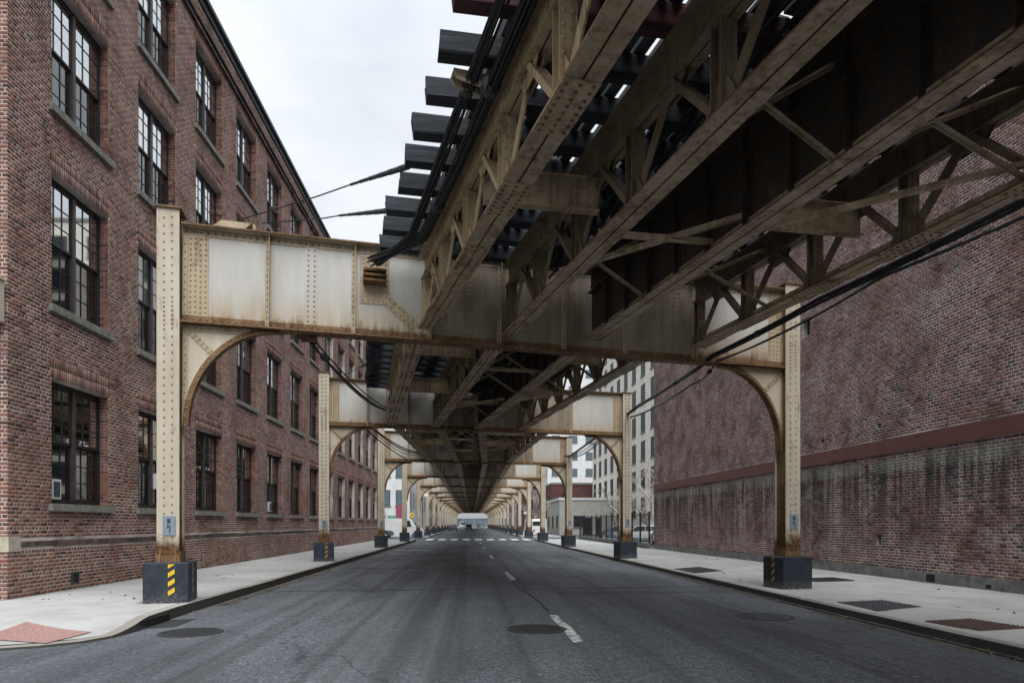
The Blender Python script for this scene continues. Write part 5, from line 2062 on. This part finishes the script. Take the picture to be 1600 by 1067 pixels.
# bits of planting along the foot of the fence
gr = MB()
for _ in range(900):
    y = random.uniform(39.7, 65.5); x = 10.62 + random.gauss(-.16, .05); hh = random.uniform(.04, .22)
    a = random.uniform(0, 6.28); lx, ly = .05 * math.cos(a), .05 * math.sin(a)
    n = len(gr.v); gr.v += [(x - .01, y, .115), (x + .01, y + .01, .115), (x + lx, y + ly, .12 + hh)]; gr.f.append((n, n + 1, n + 2))
M['weed'] = plain('dry_weeds', (0.09, 0.085, 0.035), 0.9, 0.4, 5)
o = gr.build('weeds', M['weed'], None, kind='stuff'); tag(o, 'dry weeds along the foot of the iron fence', 'weeds')


def bare_tree(x, y, h, lab, seed):
    rnd = random.Random(seed)
    root = thing('bare_tree', lab, 'tree', (x, y, 0))
    tr, br = MB(), MB()
    def grow(p, d, L_, r_, lev):
        pts = [p]
        q, dd = p.copy(), d.copy()
        for k in range(4):
            dd = (dd + Vector((rnd.uniform(-.2, .2), rnd.uniform(-.2, .2), rnd.uniform(-.03, .16)))).normalized()
            q = q + dd * (L_ / 4); pts.append(q.copy())
        (tr if lev == 0 else br).tube(pts, r_, 6 if lev < 2 else 4, True, r_ * .55)
        if lev < 4:
            for k in range(4 if lev else 6):
                t_ = rnd.randint(2, 4) if lev else rnd.randint(1, 4)
                a = rnd.uniform(0, 6.28)
                nd = (dd * .75 + Vector((math.cos(a), math.sin(a), rnd.uniform(0, .5))) * .75).normalized()
                grow(pts[t_].copy(), nd, L_ * rnd.uniform(.5, .72), max(.018, r_ * .5), lev + 1)
    grow(Vector((0, 0, -.05)), Vector((0, 0, 1)), h * .45, h * .026, 0)
    tr.build('trunk', M['bark'], root); br.build('branches', M['bark'], root)


M['bark'] = plain('pale_bark', (0.34, 0.31, 0.28), 0.9, 0.3, 6)
bare_tree(13.2, 58, 6.5, 'bare pale tree behind the fence left of the second right column', 3)
bare_tree(16.8, 62, 8.0, 'taller bare tree in the lot before the cream apartment block', 5)
bare_tree(14.6, 52, 5.8, 'bare slender tree behind the fence beside the warehouse', 9)
bare_tree(9.0, 92, 7.0, 'bare street tree on the far right pavement', 12)
bare_tree(9.2, 118, 8.0, 'second bare street tree further along the right pavement', 15)

# ------------------------------------------------------------------ grit and litter in the gutters and at the feet of the blocks
M['grit'] = plain('grit', (0.16, 0.14, 0.115), 0.95, 0.6, 40)
M['leaf'] = plain('dead_leaves', (0.12, 0.075, 0.035), 0.9, 0.5, 30)
db, lf = MB(), MB()


def chip(mb, x, y, z, r_):
    a = random.uniform(0, 6.28)
    n = len(mb.v)
    for k in range(4):
        b = a + k * 1.57 + random.uniform(-.4, .4)
        rr = r_ * random.uniform(.5, 1.2)
        mb.v.append((x + rr * math.cos(b), y + rr * math.sin(b), z))
    mb.v.append((x + random.uniform(-.3, .3) * r_, y, z + r_ * random.uniform(.3, .9)))
    for k in range(4):
        mb.f.append((n + k, n + (k + 1) % 4, n + 4))


for _ in range(2600):
    y = 3 + 42 * random.random() ** 1.6
    if random.random() < .55:
        x = cR(y) - abs(random.gauss(0, .12)) - .01
    else:
        y = max(y, 12.5); x = -5.04 + abs(random.gauss(0, .12))
    chip(db, x, y, .004, random.uniform(.006, .02))
for (cx_, cy_, zz) in ((BENT[1][0][0], BENT[1][0][1], ZL), (BENT[1][1][0], BENT[1][1][1], ZR), (BENT[2][0][0], BENT[2][0][1], ZL), (BENT[2][1][0], BENT[2][1][1], ZR)):
    for _ in range(260):
        a = random.uniform(0, 6.28); rr = .40 / max(abs(math.cos(a)), abs(math.sin(a))) + abs(random.gauss(0, .07))
        x_, y_ = cx_ + rr * math.cos(a + .18), cy_ + rr * math.sin(a + .18)
        if -5.1 < x_ < 6.7:
            continue
        chip(db, x_, y_, zz + .003, random.uniform(.005, .016))
for _ in range(500):
    y = 14 + 30 * random.random()
    chip(db, wL(y) + abs(random.gauss(0, .08)) + .02, y, ZL + .003, random.uniform(.006, .018))
    y = 6 + 32 * random.random()
    chip(db, wR(y) - abs(random.gauss(0, .10)) - .06, y, ZR + .003, random.uniform(.006, .018))
o = db.build('grit', M['grit'], None, kind='stuff'); tag(o, 'grit and small stones along the kerbs and walls', 'grit')
for _ in range(110):
    s_ = random.random()
    y = 5 + 30 * random.random()
    x = cR(y) - abs(random.gauss(0, .2)) if s_ < .4 else (random.uniform(6.9, 11.0) if s_ < .7 else random.uniform(-8.4, -5.3))
    z_ = .006 if s_ < .4 else ((ZR if s_ < .7 else ZL) + .006)
    if s_ >= .7:
        y = max(y, 13.2)
    chip(lf, x, y, z_, random.uniform(.02, .045))
o = lf.build('dead_leaves', M['leaf'], None, kind='stuff'); tag(o, 'scattered dead leaves and scraps on pavement and gutter', 'leaves')
